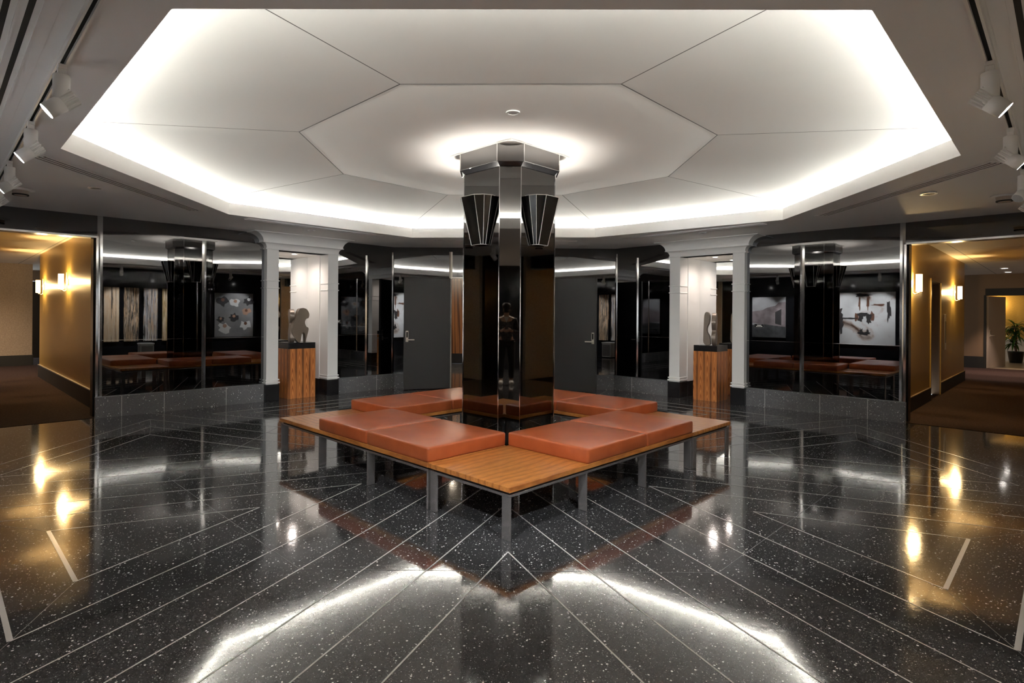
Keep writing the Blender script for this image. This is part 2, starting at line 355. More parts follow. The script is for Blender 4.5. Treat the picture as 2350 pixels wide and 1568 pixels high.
for k8 in range(8):             # thin saw joints
    th = k8 * PI / 4; e = Vector((math.cos(th), math.sin(th))); nn = Vector((-e.y, e.x)); diag = k8 % 2 == 1
    strip(FC + e * 2.70 - nn * 2.70 * T8, FC + e * 2.70 + nn * 2.70 * T8, .0035, .0008)
    for sg in (-1, 1):
        P3 = [FC + e * closer(diag, k) + nn * sg * (closer(diag, k) * math.sin(PI / 8) - k * SP) / math.cos(PI / 8) for k in (3, 2, 1)]
        strip(P3[0], P3[1], .003, .0008); strip(P3[1], P3[2], .003, .0008)
struct(f.build('floor', [M['terrazzo'], M['strip'], M['joint']], recalc=False), 'polished black terrazzo floor with pale radiating divider strips')

# ------------------------------------------------------------------ soffit, cove lip, dome
c = MB()
OC = [(-2.3, YB + .25), (2.3, YB + .25), (7.25, .12), (7.25, -.12), (2.15, -5.1), (-2.15, -5.1), (-7.25, -.12), (-7.25, .12)]
n8 = 8
c.add([(x, y, ZS) for x, y in REC] + [(x, y, ZS) for x, y in OC], [(i, (i + 1) % 8, 8 + (i + 1) % 8, 8 + i) for i in range(8)])
c.add([(-2.15, -5.1, ZS), (2.15, -5.1, ZS), (2.15, -9.5, ZS), (-2.15, -9.5, ZS)], [(0, 1, 2, 3)])
def scl(k, z): return [(x * k, y * k, z) for x, y in REC]
c.loft([scl(1, ZS), scl(1, ZL), scl(1.012, ZL), scl(1.012, ZS + .06), scl(1.125, ZS + .06), scl(1.125, ZO + .12)], cap=False)
struct(c.build('ceiling', M['ceiling'], recalc=False), 'grey painted soffit around an octagonal dome recess')
INN = [(-.80, 1.87), (.71, 1.83), (1.79, .80), (1.77, -.69), (.70, -1.77), (-.81, -1.745), (-1.865, -.705), (-1.88, .78)]
dm = MB(); zo = scl(1.12, ZO)
dm.add([(x, y, ZI) for x, y in INN], [tuple(range(8))])
dm.add([(x, y, ZI) for x, y in INN] + zo, [(i, (i + 1) % 8, 8 + (i + 1) % 8, 8 + i) for i in range(8)])
dm.cur = 1
def seam(a, b, wd=.010, lift=.003):
    a = Vector(a); b = Vector(b); d = (b - a).normalized(); nn = Vector((-d.y, d.x, 0)).normalized() * wd / 2; dz = Vector((0, 0, -lift))
    dm.add([a - nn + dz, b - nn + dz, b + nn + dz, a + nn + dz], [(0, 1, 2, 3)])
for i in range(8):
    seam((*INN[i], ZI), (*INN[(i + 1) % 8], ZI)); seam((*INN[i], ZI), zo[i], .008)
struct(dm.build('ceiling', [M['dome'], pmat('dome_seam', (.12, .115, .11), .8)], recalc=False), 'white faceted dome ceiling with dark panel seams')
for i in range(8):              # LED strips lying in the cove trough
    a, b = Vector((*REC[i], 0)), Vector((*REC[(i + 1) % 8], 0)); m0 = MB()
    A, B = a * 1.05, b * 1.05; d = (B - A).normalized(); nn = Vector((d.y, -d.x, 0)) * .02
    if nn.dot(a) < 0: nn = -nn
    A2, B2 = A + d * .06, B - d * .06
    mid = (A2 + B2) / 2; L2 = (B2 - A2).length / 2
    m0.box(-L2, L2, -.004, .004, 0, .022); m0.cur = 1; m0.box(-L2, L2, -.03, .03, -(ZL - .018 - ZS - .061), 0)
    o = m0.build('cove_light_strip', [M['cove'], M['whitemetal']], loc=(mid.x, mid.y, ZL - .018), rotz=math.atan2(d.y, d.x))
    pos = ['back', 'back right', 'right', 'front right', 'front', 'front left', 'left', 'back left'][i]
    tag(o, f'glowing strip light hidden in the {pos} side of the ceiling cove', 'light', 'cove lights around the dome')

# ------------------------------------------------------------------ diagonal back walls
def wallbox(name, side, s0, s1, d0, d1, z0, z1, mat, label=None, lower=True):
    m = MB(wxf(side)); m.box(s0, s1, d0, d1, z0, z1); return struct(m.build(name, mat), label)
NL = (4.105, 5.325); NR = (4.05, 5.305)      # niche surrounds
CRN = {LEFT: 7.49, RIGHT: 7.33}
for side, nm, (n0, n1) in ((LEFT, 'left', NL), (RIGHT, 'right', NR)):
    e0 = 2.9
    m = MB(wxf(side)); cr = CRN[side]
    m.box(e0, n0 + .02, -.12, 0, .0, ZS)
    m.box(n1 - .02, cr, -.12, 0, .0, ZS)
    m.box(cr, 9.75, -.12, 0, ZH, ZS)         # header over the corridor mouth
    m.box(n0 - .02, n1 + .02, -.12, 0.0, 2.42, ZS)
    m.cur = 1
    m.box(n0, n0 + .02, -.7, -.12, 0, ZS); m.box(n1 - .02, n1, -.7, -.12, 0, ZS)
    struct(m.build('wall_' + nm, [M['blackglass'], M['black']]), f'black mirror glass wall panels on the back {nm} side')
    m = MB(wxf(side))
    m.box(e0 - .03, n0 - .005, .0, .055, 0, .265); m.box(n1 + .005, cr + .02, .0, .055, 0, .27)
    m.cur = 1
    for s_ in ((5.9, 6.72, 7.22) if side == LEFT else (5.6, 6.35, 6.93)): m.box(s_ - .003, s_ + .003, .04, .0565, 0.003, .268)
    for s_ in (3.3,): m.box(s_ - .003, s_ + .003, .04, .0565, 0.003, .263)
    struct(m.build('baseboard_' + nm, [M['terrazzo_base'], M['strip']]), f'speckled grey terrazzo plinth under the back {nm} glass wall')
    # chrome edge trims, bevelled joints and the horizontal joint
    m = MB(wxf(side))
    def bev(s_, wd, z0, z1):
        m.add([(s_ - wd, .001, z0), (s_, .012, z0), (s_ + wd, .001, z0), (s_ - wd, .001, z1), (s_, .012, z1), (s_ + wd, .001, z1)], [(0, 1, 4, 3), (1, 2, 5, 4), (0, 2, 1), (3, 4, 5)])
    for s_ in ((3.485, 6.20) if side == LEFT else (3.365, 6.095)): bev(s_, .028, .27, ZS - .2)
    bev(cr - .03, .03, .27, ZS)
    bev(2.93, .02, .27, ZS - .1)
    m.box(2.95, n0, 0, .004, .998, 1.004); m.box(n1, cr - .06, 0, .004, .998, 1.004)
    struct(m.build('trim_1' if side == LEFT else 'trim_2', M['chrome']), f'chrome joint strips on the back {nm} glass wall')
    # mouth of the corridor: jamb, bright edge, header underside
    m = MB(wxf(side)); m.box(cr - .002, cr + .02, -.28, -.121, 0, ZH); m.box(cr - .001, 9.75, -.28, -.121, ZH, ZC + .05)
    struct(m.build('wall_' + nm, M['black']), f'black glossy jamb and header of the {nm} corridor mouth')
    m = MB(wxf(side)); m.box(cr - .012, cr + .012, .0, .014, .27, ZH + .012); m.box(cr - .012, 9.75, 0, .014, ZH - .012, ZH + .012)
    struct(m.build('trim_3' if side == LEFT else 'trim_4', M['chrome']), f'polished metal frame around the {nm} corridor mouth')

# ------------------------------------------------------------------ back wall with the double doorway
m = MB()
DX0, DX1, DZ = -1.0, .90, 2.05
m.box(-2.06, DX0, YB, YB + .12, 0, ZS); m.box(DX1, 2.06, YB, YB + .12, 0, ZS); m.box(DX0, DX1, YB, YB + .12, DZ, ZS)
struct(m.build('wall_back', M['blackglass']), 'black mirror glass back wall with a wide doorway')
m = MB(); m.box(-2.03, DX0 - .03, YB - .055, YB, 0, .265); m.box(DX1 + .03, 2.03, YB - .055, YB, 0, .265)
struct(m.build('baseboard_back', M['terrazzo_base']), 'speckled grey terrazzo plinth beside the doorway')
m = MB()
for x in (DX0, DX1): m.add([(x - .03, YB - .001, DZ), (x, YB - .012, DZ), (x + .03, YB - .001, DZ), (x - .03, YB - .001, ZS - .08), (x, YB - .012, ZS - .08), (x + .03, YB - .001, ZS - .08)], [(0, 1, 4, 3), (1, 2, 5, 4), (0, 2, 1), (3, 4, 5)])
m.box(DX0 - .02, DX0 + .012, YB - .015, YB + .13, 0, DZ); m.box(DX1 - .012, DX1 + .02, YB - .015, YB + .13, 0, DZ); m.box(DX0, DX1, YB - .008, YB + .125, DZ - .012, DZ + .012)
struct(m.build('trim_5', M['satin']), 'polished metal door frame in the back wall')
def lever(parent, x, z, sgn, y, ydir):
    p = MB(); p.box(x - .024, x + .024, y, y + ydir * .012, z - .10, z + .10); h = p.build('lock_plate', M['satin'], parent, bevel=.003)
    q = MB(); q.tube([(x, y + ydir * .01, z - .06), (x, y + ydir * .055, z - .06), (x + sgn * .03, y + ydir * .06, z - .06), (x + sgn * .125, y + ydir * .06, z - .06)], .010); q.build('lever_handle', M['satin'], h)
    q = MB(); q.box(x - .013, x + .013, y + ydir * .0115, y + ydir * .014, z - .02, z + .08); q.build('card_slot', M['black'], h)
def leaf(name, hx, hy, fx, fy, h, mat, label, thick=.045, hz=.97, off=.055, both=True):
    d = Vector((fx - hx, fy - hy)); Ln = d.length; a = math.atan2(d.y, d.x)
    t = bpy.data.objects.new(name, None); COL.objects.link(t); t.location = (hx, hy, 0); t.rotation_euler = (0, 0, a)
    struct(t, label); t.empty_display_size = .1
    p = MB(); p.box(0, Ln, -thick / 2, thick / 2, .012, h); p.build('leaf', mat, t, bevel=.003)
    lever(t, Ln - off, hz, -1, -thick / 2, -1)
    if both: lever(t, Ln - off, hz, -1, thick / 2, 1)
    q = MB()
    for z in (.25, 1.05, h - .25): q.tube([(0, 0, z - .05), (0, 0, z + .05)], .012)
    q.build('hinge', M['satin'], t)
    return t
leaf('door_1', -1.0, 4.86, -1.815, 4.62, 2.035, M['doorblack'], 'charcoal door leaf folded back left of the column')
leaf('door_2', .90, 4.84, 1.605, 4.32, 2.035, M['doorblack'], 'charcoal door leaf standing open right of the column')

# hall beyond the doors
m = MB(); m.add([(-4, YB + .0, -.001), (4, YB + .0, -.001), (4, 10.4, -.001), (-4, 10.4, -.001)], [(0, 1, 2, 3)]); struct(m.build('floor', M['terrazzo'], recalc=False), 'dark polished floor of the hall behind the doors')
m = MB(); m.add([(-4, YB + .12, 2.55), (4, YB + .12, 2.55), (4, 10.4, 2.55), (-4, 10.4, 2.55)], [(3, 2, 1, 0)]); struct(m.build('ceiling', M['white'], recalc=False), 'plain ceiling of the hall behind the doors')
m = MB(); m.box(-4, -1.02, 10.3, 10.42, .28, 2.55); m.box(-.1, 4, 10.3, 10.42, .28, 2.55); m.box(-4.1, -4, YB + .12, 10.4, 0, 2.55); m.box(4, 4.1, YB + .12, 10.4, 0, 2.55); m.box(-1.02, -.1, 10.3, 10.42, 2.1, 2.55)
m.box(-4, -2.2, YB + .12, YB + .14, 0, 2.55); m.box(2.2, 4, YB + .12, YB + .14, 0, 2.55)
struct(m.build('wall_hall', M['darkwood']), 'brown wood panelled wall of the hall behind the doors')
m = MB(); m.box(-4, -1.02, 10.27, 10.3, 0, .28); m.box(-.1, 4, 10.27, 10.3, 0, .28); struct(m.build('baseboard_hall', M['black']), 'black baseboard in the hall behind the doors')
leaf('door_3', -.12, 10.25, -1.0, 9.95, 2.1, pmat('grey_door', (.22, .22, .23), .35), 'grey door standing ajar at the end of the hall')
light('AREA', 'hall_fill_light', (-1.4, 8.2, 2.53), 55, (1, .82, .62), size=.5)  # unseen area light added to light the hall, no fitting modelled

# ------------------------------------------------------------------ niche surrounds
def niche(side, n0, n1, label):
    cs = (n0 + n1) / 2; loc, rz = wf(side, cs); hw = (n1 - n0) / 2; t = thing('niche_surround', label, 'niche', loc, rz)
    D = .10; PW = .188; ZB = 2.36; DP = .62                # local: x along wall, -y into the room
    mi = thing_mi = None
    for sg in (-1, 1):
        x0, x1 = sorted((sg * hw, sg * (hw - PW)))
        p = MB(); p.box(x0, x1, -D, .17, .26, ZB)
        pil = p.build('pilaster', M['white'], t, bevel=.004)
        for z0, z1, e in ((1.755, 1.772, .012), (1.868, 1.885, .012), (.275, .300, .022), (.318, .340, .016)):
            q = MB(); q.box(x0 - e, x1 + e, -D - e, .15, z0, z1); q.build('moulding', M['white'], pil, bevel=.006, bseg=3)
        p = MB(); e = .016; p.box(x0 - e, x1 + e, -D - e, .17, 0, .262); p.build('plinth', M['black'], t, bevel=.004)
        xi = sg * (hw - PW - .012); p = MB(); a, b = sorted((xi, xi + sg * .02)); p.box(a, b, .17, DP, .26, ZB + .01); p.build('side_panel', M['white'], t)
        p = MB(); p.box(min(xi - sg * .01, xi + sg * .02), max(xi - sg * .01, xi + sg * .02), .17, DP, 0, .26); p.build('side_plinth', M['black'], t)
    p = MB(); xi = hw - PW - .012; p.box(-xi, xi, DP - .02, DP, 0, ZB + .01); p.build('mirror', M['mirror'], t)
    p = MB(); p.box(-hw + .01, hw - .01, -D + .01, DP, ZB, ZB + .025); p.build('niche_ceiling', M['white'], t)
    # flared cornice: profile (outward offset, z), swept round front and two returns
    prof = [(.0, ZB), (.012, ZB), (.014, ZB + .018), (.004, ZB + .022)]
    for k in range(7):
        a = k / 6 * PI / 2; prof.append((.004 + .045 * (1 - math.cos(a)), ZB + .022 + .075 * math.sin(a)))
    prof += [(.062, ZB + .098), (.062, ZB + .108), (.052, ZB + .110)]
    for k in range(9):
        a = k / 8 * PI / 2; prof.append((.052 + .125 * (1 - math.cos(a)), ZB + .110 + (ZS - ZB - .122) * math.sin(a)))
    prof += [(.182, ZS - .010), (.182, ZS - .001)]
    p = MB(); rings = []
    for e, z in prof: eL, eR = (e * 1.5, e) if side < 0 else (e, e * 1.5); rings.append([(-hw - eL, .10, z), (-hw - eL, -D - e * 1.15, z), (hw + eR, -D - e * 1.15, z), (hw + eR, .10, z)])
    p.loft(rings, closed=False, cap=False)
    p.add([(-hw, -D, ZB), (hw, -D, ZB), (hw, .1, ZB), (-hw, .1, ZB)], [(0, 1, 2, 3)])
    p.build('cornice', M['white'], t)
    q = MB(); q.ring((0, .26, ZB), .038, .055, -.006, .001); r = q.build('downlight_trim', M['whitemetal'], t)
    q = MB(); q.lathe([(.001, 0), (.038, 0), (.038, -.003), (.001, -.003)], (0, .26, ZB)); q.build('downlight_lens', M['downface'], r)
    l = light('SPOT', 'niche_lamp', (0, .26, ZB - .02), 19, (1, .86, .78), t, spot_size=2.9, spot_blend=.8, shadow_soft_size=.05)
    return t
niche(LEFT, *NL, 'white flared niche surround left of the black column')
niche(RIGHT, *NR, 'white flared niche surround right of the black column')

# ------------------------------------------------------------------ pedestals and sculptures
def pedestal(side, s, wd, dist, label):
    loc, rz = wf(side, s, dist); t = thing('pedestal', label, 'pedestal', loc, rz, 'wood pedestals in the niches'); h = wd / 2
    p = MB(); p.box(-h, h, -h, h, 0, .80); p.build('body', M['rosewood'], t, bevel=.003)
    p = MB(); p.box(-h + .002, h - .002, -h + .002, h - .002, .80, .897); p.build('top', M['black'], t, bevel=.003)
    return loc, rz
def plate(m, outline, th, ax):   # extrude a closed outline (a,z) by th; ax 'x': outline in xz plane
    n = len(outline)
    vs = [((a, -th / 2, z) if ax == 'x' else (-th / 2, a, z)) for a, z in outline] + [((a, th / 2, z) if ax == 'x' else (th / 2, a, z)) for a, z in outline]
    m.add(vs, [tuple(range(n)), tuple(range(2 * n - 1, n - 1, -1))] + [(i, (i + 1) % n, n + (i + 1) % n, n + i) for i in range(n)])
def smooth_poly(pts, it=2):
    for _ in range(it):
        q = []
        for i in range(len(pts)):
            a, b = pts[i], pts[(i + 1) % len(pts)]
            q += [(a[0] * .75 + b[0] * .25, a[1] * .75 + b[1] * .25), (a[0] * .25 + b[0] * .75, a[1] * .25 + b[1] * .75)]
        pts = q
    return pts
px = [(800, 1180), (700, 1060), (640, 950), (625, 850), (640, 750), (665, 690), (700, 600), (795, 345), (830, 270), (900, 245), (965, 245), (1045, 275), (1095, 345), (1120, 420), (1105, 495), (1085, 528), (1045, 528), (1005, 570), (988, 640), (1008, 710), (1040, 765), (1090, 775), (1102, 830), (1080, 920), (1040, 1060), (1015, 1180), (1008, 1180), (1002, 1000), (985, 930), (950, 905), (915, 930), (890, 1000), (870, 1180)]
outA = smooth_poly([((x - 870) * .00060, (1180 - y) * .00060) for x, y in px], 2)
def sculptures():
    loc, rz = pedestal(LEFT, 4.738, .47, -.145, 'rosewood pedestal with black top in the left niche')
    t = thing('sculpture', 'brown keyhole-shaped abstract sculpture on the left niche pedestal', 'sculpture', (loc.x, loc.y, .897), rz)
    p = MB(); plate(p, outA, .085, 'x'); o = p.build('front_plate', M['bronze'], t, (0.02, -.10, 0), bevel=.008)
    prof = [(-.02, 0), (-.13, .0), (-.17, .06), (-.155, .17), (-.09, .245), (-.05, .28), (-.06, .33), (-.15, .38), (-.165, .45), (-.12, .52), (0, .545), (.10, .53), (.15, .47), (.145, .39), (.06, .34), (.05, .28), (.12, .22), (.16, .12), (.13, 0), (.02, 0)]
    p = MB(); plate(p, smooth_poly(prof, 2), .075, 'y'); p.build('cross_plate', M['bronze'], t, (-.06, .03, 0), rotz=-.33, bevel=.008)
    loc, rz = pedestal(RIGHT, 4.675, .40, -.115, 'rosewood pedestal with black top in the right niche')
    t = thing('sculpture', 'slim round-topped abstract sculpture on the right niche pedestal', 'sculpture', (loc.x, loc.y, .897), rz)
    slab = [(-.06, 0), (-.055, .2), (-.048, .48), (-.03, .535), (0, .55), (.03, .535), (.05, .48), (.045, .37), (.01, .31), (0, .25), (.01, .20), (.045, .16), (.055, .06), (.06, 0)]
    p = MB(); plate(p, smooth_poly(slab, 2), .07, 'x'); p.build('front_plate', M['bronze'], t, (-.035, -.05, 0), rotz=.2, bevel=.008)
    pr = [(-.02, 0), (-.10, .03), (-.125, .12), (-.10, .2), (-.03, .235), (-.09, .29), (-.12, .38), (-.08, .49), (0, .54), (.08, .49), (.12, .38), (.09, .29), (.03, .235), (.10, .2), (.125, .12), (.10, .03), (.02, 0)]
    p = MB(); plate(p, smooth_poly(pr, 2), .07, 'y'); p.build('cross_plate', M['bronze'], t, (.05, .03, 0), rotz=.30, bevel=.008)
sculptures()

# ------------------------------------------------------------------ wall signs (white centred lettering lines, too small to read)
def sign(side, s0, s1, z0, z1, rows, label):
    loc, rz = wf(side, (s0 + s1) / 2); h = (s1 - s0) / 2; t = thing('wall_sign', label, 'sign', (loc.x, loc.y, (z0 + z1) / 2), rz); v_ = (z1 - z0) / 2
    p = MB(); p.box(-h, h, -.006, -.0005, -v_, v_); p.build('plate', M['black'], t)
    p = MB(); p.box(-h, h, -.008, -.0005, -v_, -v_ + .004); p.box(-h, h, -.008, -.0005, v_ - .003, v_); p.box(h - .004, h, -.008, -.0005, -v_, v_); p.box(-h, -h + .004, -.008, -.0005, -v_, v_); p.build('frame', M['chrome'], t)
    rnd = random.Random(5); p = MB()
    for zc, hw in rows:
        x = -hw
        while x < hw:
            wd = rnd.uniform(.004, .007); p.box(x, min(x + wd, hw), -.0072, -.006, zc - .006, zc + .006); x += wd + .0016
    p.build('lettering', M['pt_white'], t)
sign(LEFT, 4.0, 4.10 + .0, 1.206, 1.272, [(.008, .036), (-.010, .024)], 'small framed black sign beside the left niche')
sign(RIGHT, 5.42, 5.565, 1.200, 1.258, [(.010, .03), (-.007, .046)], 'small black sign beside the right niche')

# ------------------------------------------------------------------ centre column
CXc, CYc = -.02, .04
def octo(cc, e, z, cx=0, cy=0): return [(cx + x, cy + y, z) for x, y in ((-e, -cc), (e, -cc), (cc, -e), (cc, e), (e, cc), (-e, cc), (-cc, e), (-cc, -e))]
t = thing('column', 'tall black mirror glass octagonal column rising through the bench', 'column', (CXc, CYc, 0)); t['kind'] = 'thing'
m = MB(); m.loft([octo(.445, .098, 0), octo(.445, .098, 2.735)]); m.build('shaft', M['colglass'], t)
m = MB(); m.loft([octo(.435, .096, 2.735), octo(.475, .118, 2.775)]); m.build('neck', M['black'], t)
m = MB(); m.loft([octo(.482, .122, 2.775), octo(.482, .122, ZI - .012)]); m.build('cap', M['colglass'], t)
m = MB(); q = []
for x, y, z in octo(.53, .0, 0): q.append((x, y))
m.prism([(-.60, 0), (0, -.60), (.60, 0), (0, .60)], ZI - .012, ZI - .002); m.build('ceiling_flange', M['white'], t)
m = MB()
for z0, z1, cc, e in ((0, 2.735, .445, .098), (2.775, ZI - .012, .482, .122)):
    for x, y, z in octo(cc + .0015, e + .0015, 0): m.tube([(x, y, z0 + .002), (x, y, z1)], .0045, 8)
for cc, e, z in ((.483, .123, 2.776),):
    r = octo(cc, e, z)
    for i in range(8): m.tube([r[i], r[(i + 1) % 8]], .004, 6)
m.build('edge_trim', M['chrome'], t)
topP = [(-.19, 0), (-.19, .05), (-.165, .117), (-.09, .173), (.09, .173), (.165, .117), (.19, .05), (.19, 0)]
botP = [(-.085, 0), (-.085, .02), (-.078, .045), (-.065, .062), (.065, .062), (.078, .045), (.085, .02), (.085, 0)]
names = ['front left', 'front right', 'back right', 'back left']
for k in range(4):
    a = (225 + 90 * k) * PI / 180; n = Vector((math.cos(a), math.sin(a))); dist = (.445 + .098) / S2 + .002
    # local +x along face, -y outward
    st = thing('wall_sconce', f'black faceted uplight sconce on the {names[k]} face of the column', 'lamp', (CXc + n.x * dist, CYc + n.y * dist, 2.03), a + PI / 2, 'uplight sconces on the column')
    m = MB(); rt = [(x, -y, .445) for x, y in topP]; rb = [(x, -y, 0) for x, y in botP]
    m.loft([rb, rt], closed=True, cap=False); m.add(rb, [tuple(range(8))]); m.build('shade', M['sconceglass'], st)
    m = MB()
    for i in range(1, 7): m.tube([rb[i], rt[i]], .0034, 6)
    for rr in (rb, rt):
        for i in range(7): m.tube([rr[i], rr[i + 1]], .003, 6)
    m.build('metal_edging', M['edging'], st)
    m = MB(); m.box(-.08, .08, -.11, -.03, .30, .33); m.build('lamp', M['downface'], st)
    light('SPOT', 'sconce_uplight', (0, -.08, .36), 13, (1, .93, .84), st, rot=(PI, 0, 0), spot_size=2.5, spot_blend=.9, shadow_soft_size=.06)

# ------------------------------------------------------------------ the square of benches
R0 = 2.239; U = R0 * S2 / 4; ZT0, ZT = .298, .332
def puff(m, x0, x1, y0, y1, z0, z1, r=.014, crown=.010, N=10):
    rings = []
    def ring(ins, z):
        c = .012 + max(0, .004); pts = []
        xa, xb, ya, yb = x0 + ins, x1 - ins, y0 + ins, y1 - ins; rc = .02
        for (cx, cy, a0) in ((xb - rc, yb - rc, 0), (xa + rc, yb - rc, PI / 2), (xa + rc, ya + rc, PI), (xb - rc, ya + rc, 1.5 * PI)):
            for k in range(4): a = a0 + k / 3 * PI / 2; pts.append((cx + rc * math.cos(a), cy + rc * math.sin(a), z))
        return pts
    rings.append(ring(.004, z0)); rings.append(ring(0, z0 + .012)); rings.append(ring(0, z1 - r))
    for k in range(1, 4): a = k / 3 * PI / 2; rings.append(ring(r * (1 - math.cos(a)), z1 - r + r * math.sin(a)))
    for ins, dz in ((.03, .002), (.07, .005), (.14, .008), (.24, .010)): rings.append(ring(ins, z1 + dz * crown / .01))
    m.smooth = True; m.loft(rings)
bl = ['walnut and chrome platform bench on the right, bare table end toward the viewer', 'platform bench at the back right of the square, bare table end at right',
      'platform bench at the back left behind the column, table end hidden', 'walnut and chrome platform bench on the left, bare table end at far left']
bench0 = None
def make_bench():
    t = thing('bench', bl[0], 'bench', (0, 0, 0), 0, 'platform benches in a square around the column')
    g = .003
    m = MB(); m.box(g, 3 * U - g, g, U - g, ZT0, ZT); m.build('wooden_platform', M['teak'], t, bevel=.003)
    m = MB(); m.box(.03, 3 * U - .03, .03, U - .03, .282, ZT0); m.build('spacer', M['blackmatte'], t)
    for y in (.012, U - .012 - .07):
        m = MB(); m.box(.012, 3 * U - .012, y, y + .07, .266, .283); m.build('rail', M['steel'], t, bevel=.004, bseg=3)
    for x in (.014, U - .008, 2 * U - .008, 3 * U - .030):
        m = MB(); m.box(x, x + .016, .082, U - .082, .266, .282); m.build('cross_rail', M['steel'], t)
        for y in (.012, U - .082):
            m = MB(); m.box(x, x + .016, y, y + .07, 0.0005, .272); m.build('leg', M['steel'], t, bevel=.004, bseg=3)
    for k in (1, 2):
        m = MB(); puff(m, k * U + .003, (k + 1) * U - .003, .003, U - .003, ZT, .437); m.build('seat_cushion', M['leather'], t)
    return t
bench0 = make_bench()
for k in range(4):
    b = bench0 if k == 0 else copy_tree(bench0)
    a = k * PI / 2; x, y = 0, -R0
    b.location = (x * math.cos(a) - y * math.sin(a) - .049, x * math.sin(a) + y * math.cos(a), 0); b.rotation_euler = (0, 0, PI / 4 + a); b['label'] = bl[k]

# ------------------------------------------------------------------ ceiling fittings
def diffuser(x, y, rz, L, wd, slots, label, grp='linear air diffusers in the soffit', cap=True):
    t = thing('air_diffuser', label, 'air vent', (x, y, ZS), rz, grp); h = L / 2
    m = MB(); m.box(-h, h, -wd / 2, wd / 2, -.004, -.0005)
    m.build('frame', M['ceiling'], t, bevel=.001)
    pitch = wd * .78 / slots; sf = .15 if wd > .3 else .26
    for k in range(slots):
        yc = (k - (slots - 1) / 2) * pitch
        m = MB(); m.box(-h + .05, h - .05, yc - pitch * sf, yc + pitch * sf, -.0052, -.0042); m.build('slot', M['dark'], t)
    m = MB()
    for k in range(slots + 1):
        yc = (k - slots / 2) * pitch; m.box(-h + .04, h - .04, yc - pitch * .06, yc + pitch * .06, -.011, -.004)
    m.build('blade', M['ceiling'], t)
    return t
diffuser(-3.80, .06, PI / 2, 2.45, .17, 3, 'long slotted ceiling vent beside the left edge of the dome')
diffuser(3.82, .09, PI / 2, 2.50, .17, 3, 'long slotted ceiling vent beside the right edge of the dome')
diffuser(-2.70, 2.60, 48 * PI / 180, 2.25, .14, 3, 'slotted ceiling vent above the left niche')
diffuser(2.66, 2.70, -46 * PI / 180, 2.25, .14, 3, 'slotted ceiling vent above the right niche')
diffuser(0.0, 3.83, 0, 2.45, .14, 3, 'slotted ceiling vent in front of the double doors behind the column')
# large slotted vents parallel to the front walls
for sg, nm in ((-1, 'left'), (1, 'right')):
    d = 5.5
    cx, cy = sg * (d / 2 + .0), -d / 2
    # centre the vent between its visible end and the frame edge
    endv = Vector((sg * 3.50, -1.72)) if sg < 0 else Vector((3.40, -1.75))
    al = Vector((sg * -1, -1)).normalized(); L = 3.2; cen = endv + al * L / 2 + Vector((sg, -1)).normalized() * .26
    diffuser(cen.x, cen.y, math.atan2(al.y, al.x), L, .47, 5, f'wide slotted ceiling grille behind the {nm} spotlight track', 'wide ceiling grilles')
